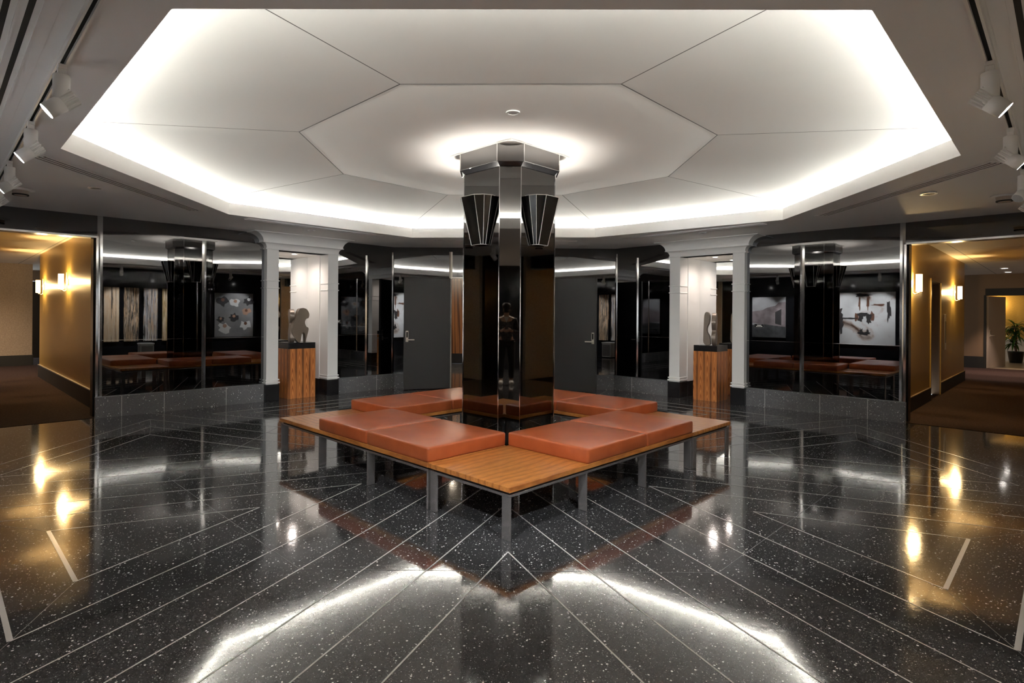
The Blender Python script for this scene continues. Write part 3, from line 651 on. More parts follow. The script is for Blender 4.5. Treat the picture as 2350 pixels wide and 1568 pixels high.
# tracks and spotlights
def track(sg, nm):
    k = 5.14
    a = Vector((sg * .55, -k + .55)); b = Vector((sg * (k + 1.0 - .55) if False else sg * 5.7, -k + 5.7))
    b = Vector((sg * 5.6, -(k - 5.6)))
    mid = (a + b) / 2; L = (b - a).length / 2; d = (b - a).normalized()
    t = thing('lighting_track', f'white ceiling track carrying the {nm} row of spotlights', 'track', (mid.x, mid.y, ZS), math.atan2(d.y, d.x), 'lighting tracks')
    m = MB(); m.box(-L, L, -.02, -.010, -.030, -.0005); m.box(-L, L, .010, .02, -.030, -.0005); m.build('rail', M['whitemetal'], t)
    m = MB(); m.box(-L, L, -.010, .010, -.012, -.0005); m.build('channel', M['dark'], t)
track(-1, 'left'); track(1, 'right')
def spotlight(x, y, aimdir, tilt, label, grp, target, on=True, hl=.145, cyl=.15, power=200, offs=0.0, size=.95):
    t = thing('spotlight', label, 'lamp', (x, y, ZS), 0, grp)
    trk = math.atan2(1, -1 if x < 0 else 1)
    m = MB(); m.box(-.028, .028, -.017, .017, -.050, -.030); m.box(-.02, .02, -.017, .017, -.078, -.05); m.build('adapter', M['whitemetal'], t, rotz=trk, bevel=.002)
    m = MB(); m.smooth = True; m.lathe([(.001, -.078), (.034, -.078), (.036, -.082), (.036, -.078 - cyl), (.034, -.082 - cyl), (.001, -.082 - cyl)], seg=28); m.build('driver_housing', M['whitemetal'], t)
    a = Vector((aimdir[0], aimdir[1], 0)).normalized(); dv = (a * math.cos(tilt) + Vector((0, 0, -math.sin(tilt)))).normalized()
    side = dv.cross(Vector((0, 0, 1))).normalized(); up = side.cross(dv)
    c = Vector((0, 0, -.078 - cyl + .01)) + side * (.0 + offs)
    def P(l, r, ang): return c + dv * l + (side * math.cos(ang) + up * math.sin(ang)) * r
    seg = 28; rr = .040
    m = MB(); m.smooth = True
    m.loft([[P(l, r, 2 * PI * i / seg) for i in range(seg)] for l, r in ((-.005, .001), (-.005, rr), (hl * .52, rr), (hl * .52, rr - .004), (hl * .50, .001))])
    hd = m.build('head', M['whitemetal'], t)
    m = MB()
    for i in range(14):
        a0 = 2 * PI * i / 14
        for q in (0,):
            u = [P(-hl * .48, rr + .002, a0 - .09), P(-.004, rr + .002, a0 - .09), P(-.004, rr + .002, a0 + .09), P(-hl * .48, rr + .002, a0 + .09), P(-hl * .48, rr * .5, a0 - .09), P(-.004, rr * .5, a0 - .09), P(-.004, rr * .5, a0 + .09), P(-hl * .48, rr * .5, a0 + .09)]
            m.add(u, [(0, 1, 2, 3), (4, 7, 6, 5), (0, 4, 5, 1), (1, 5, 6, 2), (2, 6, 7, 3), (3, 7, 4, 0)])
    m.loft([[P(l, rr * .62, 2 * PI * i / seg) for i in range(seg)] for l in (-hl * .46, -.004)])
    m.build('cooling_fin', M['whitemetal'], hd)
    m = MB(); m.loft([[P(hl * .522, r, 2 * PI * i / seg) for i in range(seg)] for r in (.001, rr - .003)], cap=False); m.build('lens', M['spotface'] if on else M['grey'], hd)
    if on:
        w0 = t.location + c + dv * (hl * .54)
        l = light('SPOT', 'spot_beam', c + dv * (hl * .54), power, (.94, .97, 1.0), t, spot_size=size, spot_blend=.5, shadow_soft_size=.03)
        dd = Vector(target) - w0; l.rotation_euler = dd.to_track_quat('-Z', 'Y').to_euler()
GL_, GR_ = 'spotlights on the left track', 'spotlights on the right track'
SPL = [(-2.28, -2.86), (-3.12, -2.02), (-4.07, -1.07), (-4.82, -.32)]
SPR = [(2.19, -2.95), (3.13, -2.01), (4.13, -1.01), (4.84, -.30), ]
lw = ['largest and nearest white spotlight on the left ceiling track', 'second white spotlight from the front on the left track', 'third white spotlight from the front on the left track', 'white spotlight at the far left frame edge, last on the left track']
rw = ['largest and nearest white spotlight on the right ceiling track', 'second white spotlight from the front on the right track', 'unlit white spotlight turned back to the room on the right track', 'white spotlight at the far right frame edge, last on the right track']
for (x, y), lb, tg in zip(SPL, lw, [(-3.4, -3.55, 1.35), (-3.9, -3.05, 1.35), (-4.9, -2.0, 1.35), (-5.6, -1.35, 1.35)]): spotlight(x, y, (-.8, -.62), .72, lb, GL_, tg)
for i, ((x, y), lb, tg) in enumerate(zip(SPR, rw, [(3.2, -3.7, 1.35), (3.8, -3.1, 1.35), (4.5, -2.4, 1.3), (5.4, -1.5, 1.35)])):
    spotlight(x, y, (.88, -.6) if i != 2 else (-.98, -.2), .72, lb, GR_, tg, on=(i != 2), offs=.0)
for sg, nm in ((-1, 'left'), (1, 'right')):  # unseen spotlights added on both tracks to lift benches and niche pilasters
    spotlight(sg * 1.02, -4.12, (-sg * .5, .8), .75, f'spotlight on the {nm} track added out of frame as fill for the benches', GL_ if sg < 0 else GR_, (sg * .75, -.9, .4), power=150, size=1.2)
    spotlight(sg * .78, -4.36, (-sg * .8, .8), .75, f'spotlight on the {nm} track added out of frame as fill across the lobby', GL_ if sg < 0 else GR_, (-sg * 3.35, 3.5, 1.35), power=650, size=.42)
# small round ceiling fittings
def roundel(x, y, z, r, label, cat, name, mat, grp=None, depth=.012):
    t = thing(name, label, cat, (x, y, z), 0, grp)
    m = MB(); m.ring((0, 0, 0), r * .72, r, -depth, -.0005); m.build('trim_ring', M['whitemetal'], t)
    m = MB(); m.lathe([(.001, -.001), (r * .72, -.001), (r * .72, -depth * .5), (.001, -depth * .5)]); m.build('centre_disc', mat, t)
for sg, nm in ((-1, 'left'), (1, 'right')):
    roundel(sg * 4.14, .02, ZS, .07, f'unlit recessed downlight in the soffit near the {nm} corridor', 'ceiling light', 'recessed_downlight', M['greydark'], 'recessed soffit downlights')
    roundel(sg * 2.90, 2.80, ZS, .055, f'small recessed downlight in the soffit over the {nm} niche', 'ceiling light', 'recessed_downlight', M['greydark'], 'recessed soffit downlights')
    t = thing('smoke_detector', f'small round detector with perforated body on the {nm} side soffit', 'detector', (sg * 4.98, .12, ZS), 0, 'ceiling detectors')
    m = MB(); m.smooth = True; m.lathe([(.001, -.0005), (.115, -.0005), (.115, -.008), (.08, -.014), (.001, -.014)]); m.build('base', M['ceiling'], t)
    m = MB(); m.lathe([(.001, -.014), (.07, -.014), (.062, -.055), (.05, -.062), (.001, -.062)]); b = m.build('body', pmat('detector_beige', (.5, .42, .36), .5), t)
    m = MB(); m.ring((0, 0, -.05), .055, .068, -.012, 0); m.build('dark_grille', M['dark'], b)
roundel(-.02, -1.21, ZI, .055, 'small round sprinkler cover in the middle of the dome', 'sprinkler', 'sprinkler_cover', M['whitemetal'], None, .010)

# ------------------------------------------------------------------ front walls, entrance and what hangs there (seen as reflections)
def fxf(side):                  # (a = |x|, depth into room, z) on the front diagonal walls |x|-y = 6.98
    def f(p):
        x = p.x; return Vector((side * x, x - SW, p.z)) + Vector((-side, 1, 0)) / S2 * p.y
    return f
fw = pmat('black_gloss_wall', (.010, .010, .011), .12)
WZ0, WZ1 = .60, 2.10; WINS = ((2.74, 2.90), (4.23, 4.36))
m = MB(fxf(-1)); m.box(2.03, 6.98, -.12, 0, 0, ZS); struct(m.build('wall_front_left', fw), 'glossy black front left wall behind the camera')
m = MB(fxf(1)); m.box(2.03, 2.74, -.12, 0, 0, ZS); m.box(2.90, 4.23, -.12, 0, 0, ZS); m.box(4.36, 6.98, -.12, 0, 0, ZS)
for wa, wb in WINS: m.box(wa, wb, -.12, 0, 0, WZ0); m.box(wa, wb, -.12, 0, WZ1, ZS)
struct(m.build('wall_front_right', fw), 'glossy black front right wall behind the camera')
for i, (wa, wb) in enumerate(WINS):
    win = bpy.data.objects.new('window_%d' % (i + 1), None); COL.objects.link(win); struct(win, ('slit window before the first bark panel', 'slit window after the last bark panel')[i])
    m = MB(fxf(1)); m.box(wa, wb, -.05, -.044, WZ0, WZ1); m.build('glass', M['glass'], win)
    m = MB(fxf(1))
    for z in (WZ0, WZ0 + .42, WZ1 - .03): m.box(wa, wb, -.07, -.03, z, z + .03)
    for x in (wa, wb - .02): m.box(x, x + .02, -.07, -.03, WZ0, WZ1)
    m.build('window_frame', M['black'], win)
rnd = random.Random(3)
m = MB(fxf(1)); m.smooth = False
for k in range(900):
    x, d, z = rnd.uniform(2.4, 4.8), rnd.uniform(-1.9, -1.2), rnd.uniform(0, 1.85) ; a = rnd.uniform(0, 6.28); s_ = rnd.uniform(.04, .08)
    u = Vector((math.cos(a), math.sin(a), rnd.uniform(-.6, .6))) * s_; v_ = Vector((-math.sin(a), math.cos(a), rnd.uniform(-1, 1))) * s_ * .6; c_ = Vector((x, d, z)); m.add([c_ - u, c_ - v_, c_ + u, c_ + v_], [(0, 1, 2, 3)])
tag(m.build('hedge', M['hedge'], recalc=False), 'green hedge outside the window behind the bark panels', 'hedge', kind='stuff')
m = MB(); m.add([(1, -2, -.03), (14, 6, -.03), (20, -8, -.03), (4, -14, -.03)], [(3, 2, 1, 0)]); struct(m.build('ground', M['stone'], recalc=False), 'pavement outside the window')
def hang(side, x0, x1, z0, z1, mat, name, label, cat, grp, dep=.05, th=.035):
    xc = (x0 + x1) / 2; Lh = (x1 - x0) / 2 * S2; base = Vector((side * xc, xc - SW, 0)) + Vector((-side, 1, 0)) / S2 * dep
    rz = PI - side * PI / 4 * -1 if False else math.atan2(side * 1.0, 1.0)   # wall direction
    # local x along wall toward +|x|; local y into the room
    t = thing(name, label, cat, (base.x, base.y, (z0 + z1) / 2), math.atan2(1, side * 1.0), grp)
    s_ = 1 if side > 0 else -1
    h = (z1 - z0) / 2
    m = MB(); m.box(-Lh, Lh, min(0, s_ * th), max(0, s_ * th), -h, h); o = m.build('canvas', mat, t)
    m = MB(); m.box(-Lh + .06, Lh - .06, min(0, -s_ * .05), max(0, -s_ * .05), h - .1, h - .06); m.box(-Lh + .06, Lh - .06, min(0, -s_ * .05), max(0, -s_ * .05), -h + .06, -h + .1); m.build('hanging_batten', M['blackmatte'], t)
    return t, Lh, h, s_ * th
gb = 'bark strip wall panels'
for (x0, x1), mt, lb in zip(((3.0, 3.25), (3.335, 3.59), (3.675, 3.92), (4.01, 4.19)), ('bark1', 'bark2', 'bark3', 'bark4'), ('tan bark strip panel, first of the row nearest the entrance', 'mostly black bark strip panel, second from the entrance', 'grey and tan bark strip panel, third from the entrance', 'narrow amber bark strip panel, farthest from the entrance')):
    hang(1, x0, x1, .55, 2.06, M[mt], 'wall_panel', lb, 'artwork', gb, .052)
def blob(m, cx, cz, rx, rz, y, seg=14, wob=.18, seed=1):
    r = random.Random(seed); n = seg; pts = []
    for i in range(n):
        k = 1 + r.uniform(-wob, wob); a = 2 * PI * i / n; pts.append((cx + rx * k * math.cos(a), y, cz + rz * k * math.sin(a)))
    m.add(pts, [tuple(range(n))])
t, Lh, h, yy = hang(1, 5.03, 5.86, .62, 1.99, M['cv_grey'], 'painting', 'grey painting of figures seen from above', 'painting', None)
rnd = random.Random(11)
for i, (cx, cz, sz, c1, c2) in enumerate(((-.36, .42, .15, 'pt_black', 'pt_brown'), (.02, .38, .15, 'pt_white', 'pt_tan'), (.44, .45, .14, 'pt_black', 'pt_white'), (.36, .10, .13, 'pt_tan', 'pt_brown'), (-.02, -.08, .13, 'pt_black', 'pt_tan'), (-.42, -.15, .10, 'pt_black', 'pt_tan'), (-.30, -.40, .17, 'pt_white', 'pt_tan'), (.34, -.32, .15, 'pt_white', 'pt_brown'))):
    m = MB(); blob(m, cx, cz, sz * 1.05, sz * .9, yy + .002, 14, .35, i + 20); m.cur = 1; blob(m, cx + .01, cz + sz * .35, sz * .36, sz * .36, yy + .004, 12, .1, i)
    m.build('painted_figure', [M[c1], M[c2]], t, recalc=False)
t, Lh, h, yy = hang(-1, 3.11, 4.17, .60, 2.085, M['cv_white'], 'painting', 'large white abstract painting with dark brown smears', 'painting', None)
m = MB()
for i, (cx, cz, rx, rz) in enumerate(((-.12, .0, .07, .13), (.08, .0, .06, .13), (-.02, .10, .16, .05), (-.02, -.42, .14, .05), (-.1, -.38, .04, .10), (.06, -.38, .04, .10), (.62, .12, .10, .18), (.58, -.18, .09, .2), (-.60, .2, .05, .28), (.40, .0, .22, .03), (0, .66, .2, .05))): blob(m, cx, cz, rx, rz, yy - .002, 16, .45, i + 3)
m.build('brush_marks', M['pt_black'], t, recalc=False)
m = MB()
for i, (cx, cz, rx, rz) in enumerate(((-.2, .05, .05, .14), (.17, .04, .05, .12), (-.36, .38, .16, .03), (.1, .45, .03, .2), (-.1, .45, .03, .2))): blob(m, cx, cz, rx, rz, yy - .0015, 14, .4, i + 60)
m.build('rust_marks', M['pt_brown'], t, recalc=False)
t, Lh, h, yy = hang(-1, 5.11, 5.82, .72, 1.99, M['cv_sky'], 'painting', 'gloomy landscape painting of ruins beside a road', 'painting', None)
yy -= .002
m = MB(); m.add([(-Lh, yy, -h), (Lh, yy, -h), (Lh, yy, -.25), (-Lh, yy, -.18)], [(0, 1, 2, 3)]); m.build('painted_road', M['cv_dark'], t, recalc=False)
m = MB(); m.add([(-Lh, yy - .001, -.3), (Lh, yy - .001, -.18), (Lh, yy - .001, .18), (.2, yy - .001, .22), (.05, yy - .001, .30), (-.2, yy - .001, .36), (-.3, yy - .001, .46), (-Lh, yy - .001, .48)], [tuple(range(8))]); m.build('painted_ruins', M['cv_mid'], t, recalc=False)
m = MB(); m.add([(-.38, yy - .003, -.25), (-.2, yy - .003, -.2), (-.2, yy - .003, .16), (-.38, yy - .003, .26)], [(0, 1, 2, 3)]); m.build('painted_doorway', M['pt_black'], t, recalc=False)
# floor standing air purifier
t = thing('air_purifier', 'grey floor standing air purifier below the bark panels', 'air purifier', (3.52, -3.12, 0), PI / 4)
m = MB(); m.box(-.17, .17, -.15, .15, .02, .46); m.build('body', M['grey'], t, bevel=.012)
m = MB(); m.box(-.14, .14, .15, .154, .06, .42); m.box(-.174, -.17, -.12, .12, .06, .42); m.build('grille', M['greydark'], t)
m = MB(); m.box(-.18, .18, -.16, .16, .46, .50); m.build('lid', M['whitemetal'], t, bevel=.008); m = MB(); m.box(-.15, .15, -.13, .13, 0, .02); m.build('foot', M['black'], t)
# entrance vestibule
m = MB(); m.box(-2.17, -2.05, -9.5, -4.95, 0, ZS); struct(m.build('wall_entrance_left', M['beige']), 'beige entrance side wall left of the camera')
m = MB(); m.box(2.05, 2.17, -9.5, -4.95, 0, ZS); struct(m.build('wall_entrance_right', M['beige']), 'beige entrance side wall right of the camera')
m = MB(); m.box(-2.17, 2.17, -9.62, -9.5, 0, ZS); struct(m.build('wall_front', fw), 'dark entrance end wall behind the camera')

# ------------------------------------------------------------------ corridors
def cxf(side):                  # corridor frame: (u outward along the corridor, v across, z); v<0 is toward the camera
    def f(p): return Vector((side * (p.x - p.y) / S2, (p.x + p.y) / S2, p.z)) if True else p
    return f
# for the left side: u = (-x+y)/sqrt2, v = (x+y)/sqrt2 ; mirrored for the right
def cpt(side, u, v, z=0): return cxf(side)(Vector((u, v, z)))
def czr(side): return (3 * PI / 4 if side < 0 else PI / 4)
U0 = SW / S2
def lampshade(side, u, v, label):
    p = cpt(side, u, v, 1.86); ang = math.atan2(*(reversed((cpt(side, u, v - 1) - cpt(side, u, v)).to_2d())))
    t = thing('wall_sconce', label, 'lamp', p, ang - PI / 2 + PI, 'corridor wall sconces')     # local -y points away from the wall
    m = MB(); m.tube([(0, -.03, -.155), (0, -.03, .165)], .007); m.box(-.02, .02, -.02, 0.0, -.05, .05); m.tube([(0, -.03, 0), (0, 0, 0)], .008); m.build('rod', M['satin'], t)
    m = MB(); m.smooth = True; n = 12
    def arc(r, z): return [(r * math.sin(a), -.075 - .07 * math.cos(a) * r / .065, z) for a in [(-PI / 2 + PI * i / n) for i in range(n + 1)]]
    m.loft([arc(.065, -.115), arc(.065, .135)], closed=False, cap=False); m.build('shade', M['shade'], t, recalc=False)
    m = MB(); m.tube([(0, -.03, -.13), (0, -.06, -.15), (0, -.09, -.13)], .006); m.lathe([(.001, -.018), (.014, -.010), (.016, 0), (.012, .012), (.001, .016)], (0, -.095, -.13), 12); m.build('arm', M['satin'], t)
    light('POINT', 'sconce_bulb', (0, -.055, .02), 34, LAMPCOL, t, shadow_soft_size=.02)
for side, nm, vg, uend, dz0 in ((LEFT, 'left', -2.44, 11.34, None), (RIGHT, 'right', -2.277, 12.02, (7.72, 8.72))):
    X = cxf(side); cr = CRN[side]
    uj = U0 + .28
    vo = vg - 2.0 if False else vg
    # corridor floor and ceiling
    m = MB(X); m.add([(U0 + .02, -4.9, .004), (U0 + .02, 6, .004), (20.3, 6, .004), (20.3, -4.9, .004)], [(0, 1, 2, 3)])
    fl = MB(X); v1 = vg
    fl.add([(U0 + .01, -4.9, .004), (U0 + .01, vg + .1, .004), (uend, vg + .1, .004), (uend, 3.5, .004), (17.6 if side < 0 else 16.5, 3.5, .004), (17.6 if side < 0 else 16.5, -4.9, .004)], [tuple(range(6))])
    struct(fl.build('floor', M['carpet'], recalc=True), f'dark brown carpet of the {nm} corridor')
    fl = MB(X); fl.add([(U0 + .0, -4.95, ZC), (U0 + .0, vg + .1, ZC), (uend, vg + .1, ZC), (uend, 3.6, ZC), (20.5, 3.6, ZC), (20.5, -4.95, ZC)], [tuple(range(6))])
    struct(fl.build('ceiling', M['tiles'], recalc=False), f'tiled ceiling of the {nm} corridor')
    # gold wall
    m = MB(X); z1 = ZC
    if dz0 is None: m.box(uj - .01, uend, vg, vg + .12, 0, z1)
    else:
        m.box(uj - .01, dz0[0], vg, vg + .12, 0, z1); m.box(dz0[1], uend, vg, vg + .12, 0, z1); m.box(dz0[0], dz0[1], vg, vg + .12, 1.99, z1)
    m.box(uend - .12, uend, vg + .12, 3.5, 0, z1)
    struct(m.build('wall_corridor_' + nm, M['gold']), f'gold wallpapered wall of the {nm} corridor')
    bh = .25 if side < 0 else .21
    m = MB(X)
    for a, b in ([(uj, uend + .02)] if dz0 is None else [(uj, dz0[0] - .03), (dz0[1] + .03, uend + .02)]): m.box(a, b, vg - .02, vg, 0, bh)
    m.cur = 1
    for a, b in ([(uj, uend + .02)] if dz0 is None else [(uj, dz0[0] - .03), (dz0[1] + .03, uend + .02)]): m.box(a, b, vg - .026, vg, bh, bh + .014)
    struct(m.build('baseboard_corridor_' + nm, [M['blackmatte'], M['satin'] if side < 0 else M['brownwall']]), f'black baseboard of the {nm} corridor')
    # opposite wall (off frame, closes the corridor)
    m = MB(X); m.box(U0 - .1, 17.6 if side < 0 else 20.4, -4.98, -4.86, 0, ZC + .1); struct(m.build('wall_corridor_' + nm, M['beige']), f'far side wall of the {nm} corridor')
lampshade(LEFT, 7.84, -2.44, 'lit box sconce on the left gold wall, nearer the lobby')
lampshade(LEFT, 10.61, -2.44, 'lit box sconce at the far end of the left gold wall')
lampshade(RIGHT, 5.98, -2.277, 'lit box sconce on the right gold wall, nearer the lobby')
lampshade(RIGHT, 10.28, -2.277, 'lit box sconce at the far end of the right gold wall')
# left corridor end: papered wall, dark door
X = cxf(LEFT)
m = MB(X); m.box(14.71, 14.83, -4.8, -2.22, 0, ZC); struct(m.build('wall_left_end', M['beige']), 'beige woven wallpaper wall closing the left corridor')
m = MB(X); m.box(14.69, 14.71, -4.8, -2.20, 0, .265); m.box(14.69, 14.83, -2.22, -2.20, 0, .265); struct(m.build('baseboard_left_end', M['blackmatte']), 'black baseboard of the beige end wall')
m = MB(X); m.box(17.40, 17.5, -4.8, 3.5, 2.26, ZC); m.box(17.40, 17.5, -1.0, 3.5, 0, 2.26); m.box(17.4, 17.5, -4.8, -3.0, 0, 2.26); struct(m.build('wall_left_rear', M['brownwall']), 'wall with the dark door behind the left corridor')
p0 = cpt(LEFT, 17.38, -1.0); p1 = cpt(LEFT, 17.38, -2.0)
leaf('door_4', p1.x, p1.y, p0.x, p0.y, 2.25, pmat('dark_brown_door', (.03, .02, .015), .4), 'dark brown door at the end of the left corridor', off=.35)
# right corridor: side door, call panel, end wall
X = cxf(RIGHT); GV = -2.277
m = MB(X)
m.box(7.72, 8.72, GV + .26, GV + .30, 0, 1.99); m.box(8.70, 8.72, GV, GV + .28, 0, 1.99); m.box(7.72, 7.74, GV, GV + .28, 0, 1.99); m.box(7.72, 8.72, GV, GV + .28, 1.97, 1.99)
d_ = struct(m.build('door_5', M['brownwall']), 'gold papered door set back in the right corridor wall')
m = MB(X); m.box(7.68, 7.72, GV - .015, GV + .02, 0, 2.03); m.box(8.72, 8.76, GV - .015, GV + .02, 0, 2.03); m.box(7.68, 8.76, GV - .015, GV + .02, 1.99, 2.03); m.build('door_frame', M['gold'], d_)
pp = cpt(RIGHT, 9.27, GV, 1.11)
t = thing('lift_call_panel', 'narrow brass call panel with black slot on the right gold wall', 'panel', pp, PI / 4, None)
m = MB(); m.box(-.075, .075, -.012, 0, -.33, .33); m.build('plate', M['satin'], t, bevel=.002)
m = MB(); m.box(-.03, .03, -.015, -.012, -.20, .20); m.build('dark_slot', M['black'], t)
m = MB(); m.lathe([(.001, -.013), (.018, -.013), (.018, -.008), (.001, -.008)], (0, 0, 0), 16); o = m.build('button', M['satin'], t, (0, -.006, -.25)); o.rotation_euler = (PI / 2, 0, 0)
EU = 16.4
m = MB(X); m.box(EU, EU + .1, -2.28, 3.5, 0, ZC); m.box(EU, EU + .1, -4.8, -2.28, 1.99, ZC); m.box(EU, EU + .1, -4.8, -3.8, 0, 1.99); struct(m.build('wall_right_end', M['brownwall']), 'dim brown wall closing the right corridor')
m = MB(X); m.box(EU - .02, EU, -2.25, 3.5, 0, .32); struct(m.build('baseboard_right_end', M['blackmatte']), 'black baseboard of the brown end wall')
m = MB(X); m.box(EU - .015, EU + .1, -3.8, -2.28, 1.985, 2.18); m.box(EU - .015, EU + .1, -2.30, -2.25, 0, 2.0); struct(m.build('trim_6', M['blackmatte']), 'black door header and jamb in the brown end wall')
dl = leaf('door_6', 14.30, 10.62, 13.26, 9.97, 1.98, M['doorwhite'], 'pale door standing open at the end of the right corridor', hz=.96, off=.10)
m = MB(); m.box(.15, .42, -.075, -.022, 1.82, 1.90); m.box(.30, .33, -.10, -.022, 1.90, 1.93); m.build('door_closer', M['black'], dl)
m = MB(X); m.add([(EU + .02, -5, .003), (EU + .02, 3, .003), (20.45, 3, .003), (20.45, -5, .003)], [(0, 1, 2, 3)]); struct(m.build('floor', M['stone']), 'pale stone floor beyond the open pale door')
m = MB(X); m.box(20.4, 20.5, -6.5, 3, .70, ZC); m.box(16.5, 20.4, -6.5, -6.4, 0, ZC); struct(m.build('wall_right_rear', M['gold']), 'gold wall with sconce beyond the open pale door')
m = MB(X); m.box(20.38, 20.5, -6.5, 3, 0, .70); m.box(20.35, 20.4, -6.5, 3, .685, .72); m.box(20.35, 20.4, -6.5, 3, 0, .12)
for v_ in (-5, -4.3, -3.6, -2.9, -2.2, -1.5): m.box(20.36, 20.4, v_, v_ + .5, .2, .22); m.box(20.36, 20.4, v_, v_ + .5, .58, .60)
struct(m.build('trim_7', M['white']), 'white wainscot on the rear gold wall')
p = cpt(RIGHT, 20.4, -2.28, 1.80)
t = thing('wall_sconce', 'lit sconce beyond the open pale door at right', 'lamp', p, -PI / 4 - PI / 2 + PI / 4 + PI / 4 - PI / 4, None)
t.rotation_euler = (0, 0, math.atan2(-1, -1) + PI / 2)
m = MB(); m.box(-.06, .06, -.13, -.03, -.09, .11); m.build('shade', M['shade'], t, bevel=.01); m = MB(); m.box(-.02, .02, -.03, 0, -.08, .08); m.build('backplate', M['satin'], t)
light('POINT', 'rear_sconce_bulb', (0, -.25, .05), 11, LAMPCOL, t, shadow_soft_size=.05)
for (x, y, lb) in ((11.9, 7.92, 'lit round downlight in the right corridor ceiling, nearer one'), (12.95, 9.0, 'lit round downlight in the right corridor ceiling, farther one')):
    roundel(x, y, ZC, .085, lb, 'ceiling light', 'recessed_downlight', M['downface'], 'corridor downlights', .014)
    light('SPOT', 'corridor_downlight', (x, y, ZC - .03), 130, (1, .74, .62), None, spot_size=1.3, spot_blend=.5, shadow_soft_size=.05)
p_ = cpt(LEFT, 12.6, -4.1)  # unseen lamp added to brighten the end of the left corridor
roundel(p_.x, p_.y, ZC, .085, 'added fill downlight in the left corridor ceiling, out of frame', 'ceiling light', 'recessed_downlight', M['downface'], 'corridor downlights', .014)
light('SPOT', 'corridor_downlight', (p_.x, p_.y, ZC - .03), 170, (1, .80, .62), None, spot_size=2.6, spot_blend=.7, shadow_soft_size=.05)
for x_, nm in ((-.9, 'left'), (.9, 'right')):  # unseen lamps added behind the camera for bounce light on the soffit
    roundel(x_, -7.6, ZS, .085, f'added fill downlight over the entrance, {nm} behind the camera', 'ceiling light', 'recessed_downlight', M['downface'], 'added entrance fill lamps', .014)
    light('SPOT', 'entrance_fill_lamp', (x_, -7.6, ZS - .03), 220, (1, .88, .75), None, spot_size=2.4, spot_blend=.7, shadow_soft_size=.05)
# potted plant
t = thing('potted_plant', 'tall leafy potted plant in a black pot beyond the pale door', 'plant', (15.86, 11.98, .003))
m = MB(); m.smooth = True; m.lathe([(.001, 0), (.15, 0), (.20, .34), (.215, .35), (.19, .352), (.18, .30), (.001, .30)]); m.build('pot', M['black'], t)
m = MB(); m.tube([(0, 0, .28), (.02, .01, .7), (0, .02, 1.1)], [.03, .026, .02]); m.tube([(.03, 0, .28), (-.06, .03, .6)], [.022, .018]); m.build('stem', M['bark'], t)
m = MB(); rnd = random.Random(4)
for (bx, by, bz, cnt, ln) in ((0, .02, 1.10, 46, .62), (-.02, .0, .85, 40, .58), (-.06, .03, .6, 30, .42)):
    for k in range(cnt):
        a = rnd.uniform(0, 2 * PI); el = rnd.uniform(-.1, 1.35); L = ln * rnd.uniform(.65, 1.0); wd = rnd.uniform(.022, .034); pts = []
        for i in range(6):
            q = i / 5; e = el - 1.2 * q * q; pts.append(None)
            r_ = L * q; x = math.cos(a) * r_ * math.cos(el - .6 * q); z = r_ * math.sin(el - .75 * q); pts[-1] = Vector((bx + x, by + math.sin(a) * r_ * math.cos(el - .6 * q), bz + z))
        sd = Vector((-math.sin(a), math.cos(a), 0)); ws = [.5, .9, 1, .85, .5, .05]
        vs = [p_ - sd * wd * w_ for p_, w_ in zip(pts, ws)] + [p_ + sd * wd * w_ for p_, w_ in zip(pts, ws)]
        m.add(vs, [(i, i + 1, 7 + i, 6 + i) for i in range(5)])
m.build('foliage', M['leaf'], t, recalc=False)

# ------------------------------------------------------------------ photographer behind the camera (seen only as a reflection in the column)
def skin_obj(name, pts, edges, rad, root, mat, parent, sub=2):
    me = bpy.data.meshes.new(name); me.from_pydata(pts, edges, []); me.materials.append(mat)
    o = bpy.data.objects.new(name, me); COL.objects.link(o); o.parent = parent
    md = o.modifiers.new('skin', 'SKIN'); md.use_smooth_shade = True
    for i, r in enumerate(rad):
        sv = me.skin_vertices[0].data[i]; sv.radius = r if isinstance(r, tuple) else (r, r); sv.use_root = (i == root)
    o.modifiers.new('subdivision', 'SUBSURF').levels = sub; o.modifiers['subdivision'].render_levels = sub
    return o
pn = thing('person', 'person standing in dark patterned top, black trousers, white shoes and black face mask', 'person', (.05, -6.40, 0))
J = [(0, 0, .84), (0, 0, .98), (0, .01, 1.16), (0, 0, 1.29), (0, .005, 1.355), (0, .015, 1.41), (0, .02, 1.50),          # pelvis..head
     (.09, 0, .80), (.10, .015, .44), (.10, -.005, .075), (.11, .12, .035), (-.09, 0, .80), (-.10, .015, .44), (-.10, -.005, .075), (-.11, .12, .035),
     (.16, 0, 1.27), (.225, -.02, 1.02), (.10, .19, 1.06), (.06, .25, 1.08), (-.16, 0, 1.27), (-.225, -.02, 1.02), (-.10, .19, 1.06), (-.06, .25, 1.08)]
Ed = [(0, 1), (1, 2), (2, 3), (3, 4), (4, 5), (5, 6), (0, 7), (7, 8), (8, 9), (9, 10), (0, 11), (11, 12), (12, 13), (13, 14), (3, 15), (15, 16), (16, 17), (17, 18), (3, 19), (19, 20), (20, 21), (21, 22)]
Rd = [(.13, .10), (.115, .09), (.135, .10), (.12, .085), .05, .058, (.078, .095), .085, .052, .036, .03, .085, .052, .036, .03, .052, .042, .028, .026, .052, .042, .028, .026]
nh = len(J)
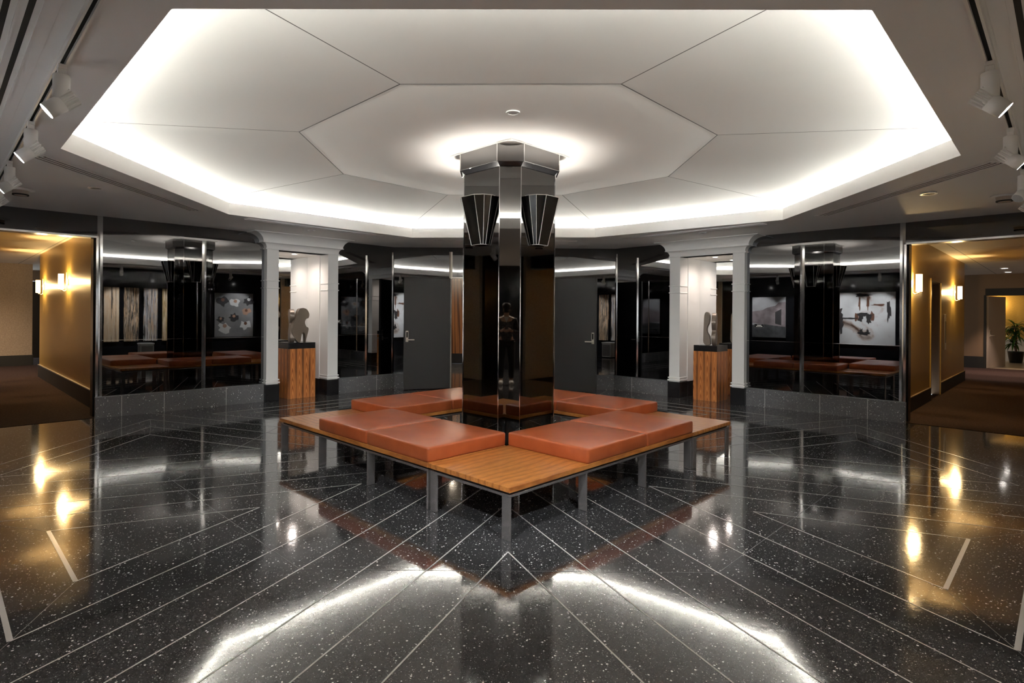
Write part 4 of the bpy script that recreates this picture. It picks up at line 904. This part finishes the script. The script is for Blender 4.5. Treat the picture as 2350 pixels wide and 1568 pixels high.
for sg, wr in ((1, 18), (-1, 22)):     # five fingers on each hand
    bx, by, bz = J[wr]
    for k, (dx, dz, L) in enumerate(((-.034, .012, .050), (-.034, .004, .062), (-.034, -.008, .064), (-.032, -.020, .058), (-.026, -.030, .046))):
        if k == 0: q = [(bx - sg * .012, by + .01, bz + .030), (bx - sg * .03, by + .022, bz + .045)]
        else: q = [(bx - sg * .022, by + .03, bz + dz), (bx - sg * .05, by + .028, bz + dz - .004), (bx - sg * .068, by + .008, bz + dz - .006)]
        pv = wr
        for p_ in q: J.append(p_); Rd.append(.0085); Ed.append((pv, len(J) - 1)); pv = len(J) - 1
body = skin_obj('body', J, Ed, Rd, 0, M['skin'], pn)
skin_obj('top', [J[i] for i in (1, 2, 3, 15, 16, 17, 19, 20, 21)] + [(0, 0, .80)], [(9, 0), (0, 1), (1, 2), (2, 3), (3, 4), (4, 5), (2, 6), (6, 7), (7, 8)], [(.135, .11), (.15, .115), (.135, .10), .068, .058, .042, .068, .058, .042, (.15, .12)], 0, M['cloth'], pn)
skin_obj('trousers', [(0, 0, .86), J[7], J[8], (.10, -.003, .10), J[11], J[12], (-.10, -.003, .10)], [(0, 1), (1, 2), (2, 3), (0, 4), (4, 5), (5, 6)], [(.14, .11), .095, .068, .055, .095, .068, .055], 0, M['trouser'], pn)
for sg in (-1, 1): skin_obj('shoe', [(sg * .10, -.05, .045), (sg * .105, .06, .045), (sg * .115, .17, .035)], [(0, 1), (1, 2)], [.045, .05, .038], 0, M['whitecloth'], pn)
m = MB(); m.smooth = True
m.loft([[(r * .080 * math.cos(a) + 0, .008 + r * .098 * math.sin(a), z) for a in [2 * PI * i / 20 for i in range(20)]] for r, z in ((1.02, 1.515), (1.08, 1.55), (1.0, 1.58), (.6, 1.605), (.05, 1.612))]); m.loft([[(.084 * math.cos(a), .0 + .10 * math.sin(a), z) for a in [PI + PI * i / 14 for i in range(15)]] for z in (1.40, 1.46, 1.53)], closed=False, cap=False); m.build('hair', M['hair'], pn)
m = MB(); m.smooth = True; m.loft([[(w_ * math.sin(a), .03 + d_ * math.cos(a), z) for a in [(-PI / 2 + PI * i / 12) for i in range(13)]] for w_, d_, z in ((.060, .075, 1.415), (.078, .098, 1.45), (.080, .102, 1.485), (.070, .105, 1.50))], closed=False, cap=False); m.build('face_mask', M['black'], pn, recalc=False)
m = MB(); m.smooth = True
for sg in (-1, 1): m.lathe([(.001, -.010), (.009, -.006), (.011, 0), (.009, .006), (.001, .010)], (sg * .032, .106, 1.522), 10)
m.build('eyes', M['hair'], pn)
m = MB(); m.add([(-.035, .118, 1.30), (.035, .118, 1.30), (.0, .122, 1.22), (-.05, .09, 1.335), (.05, .09, 1.335)], [(0, 2, 1), (3, 0, 1, 4)]); m.build('white_collar', M['whitecloth'], pn, recalc=False)
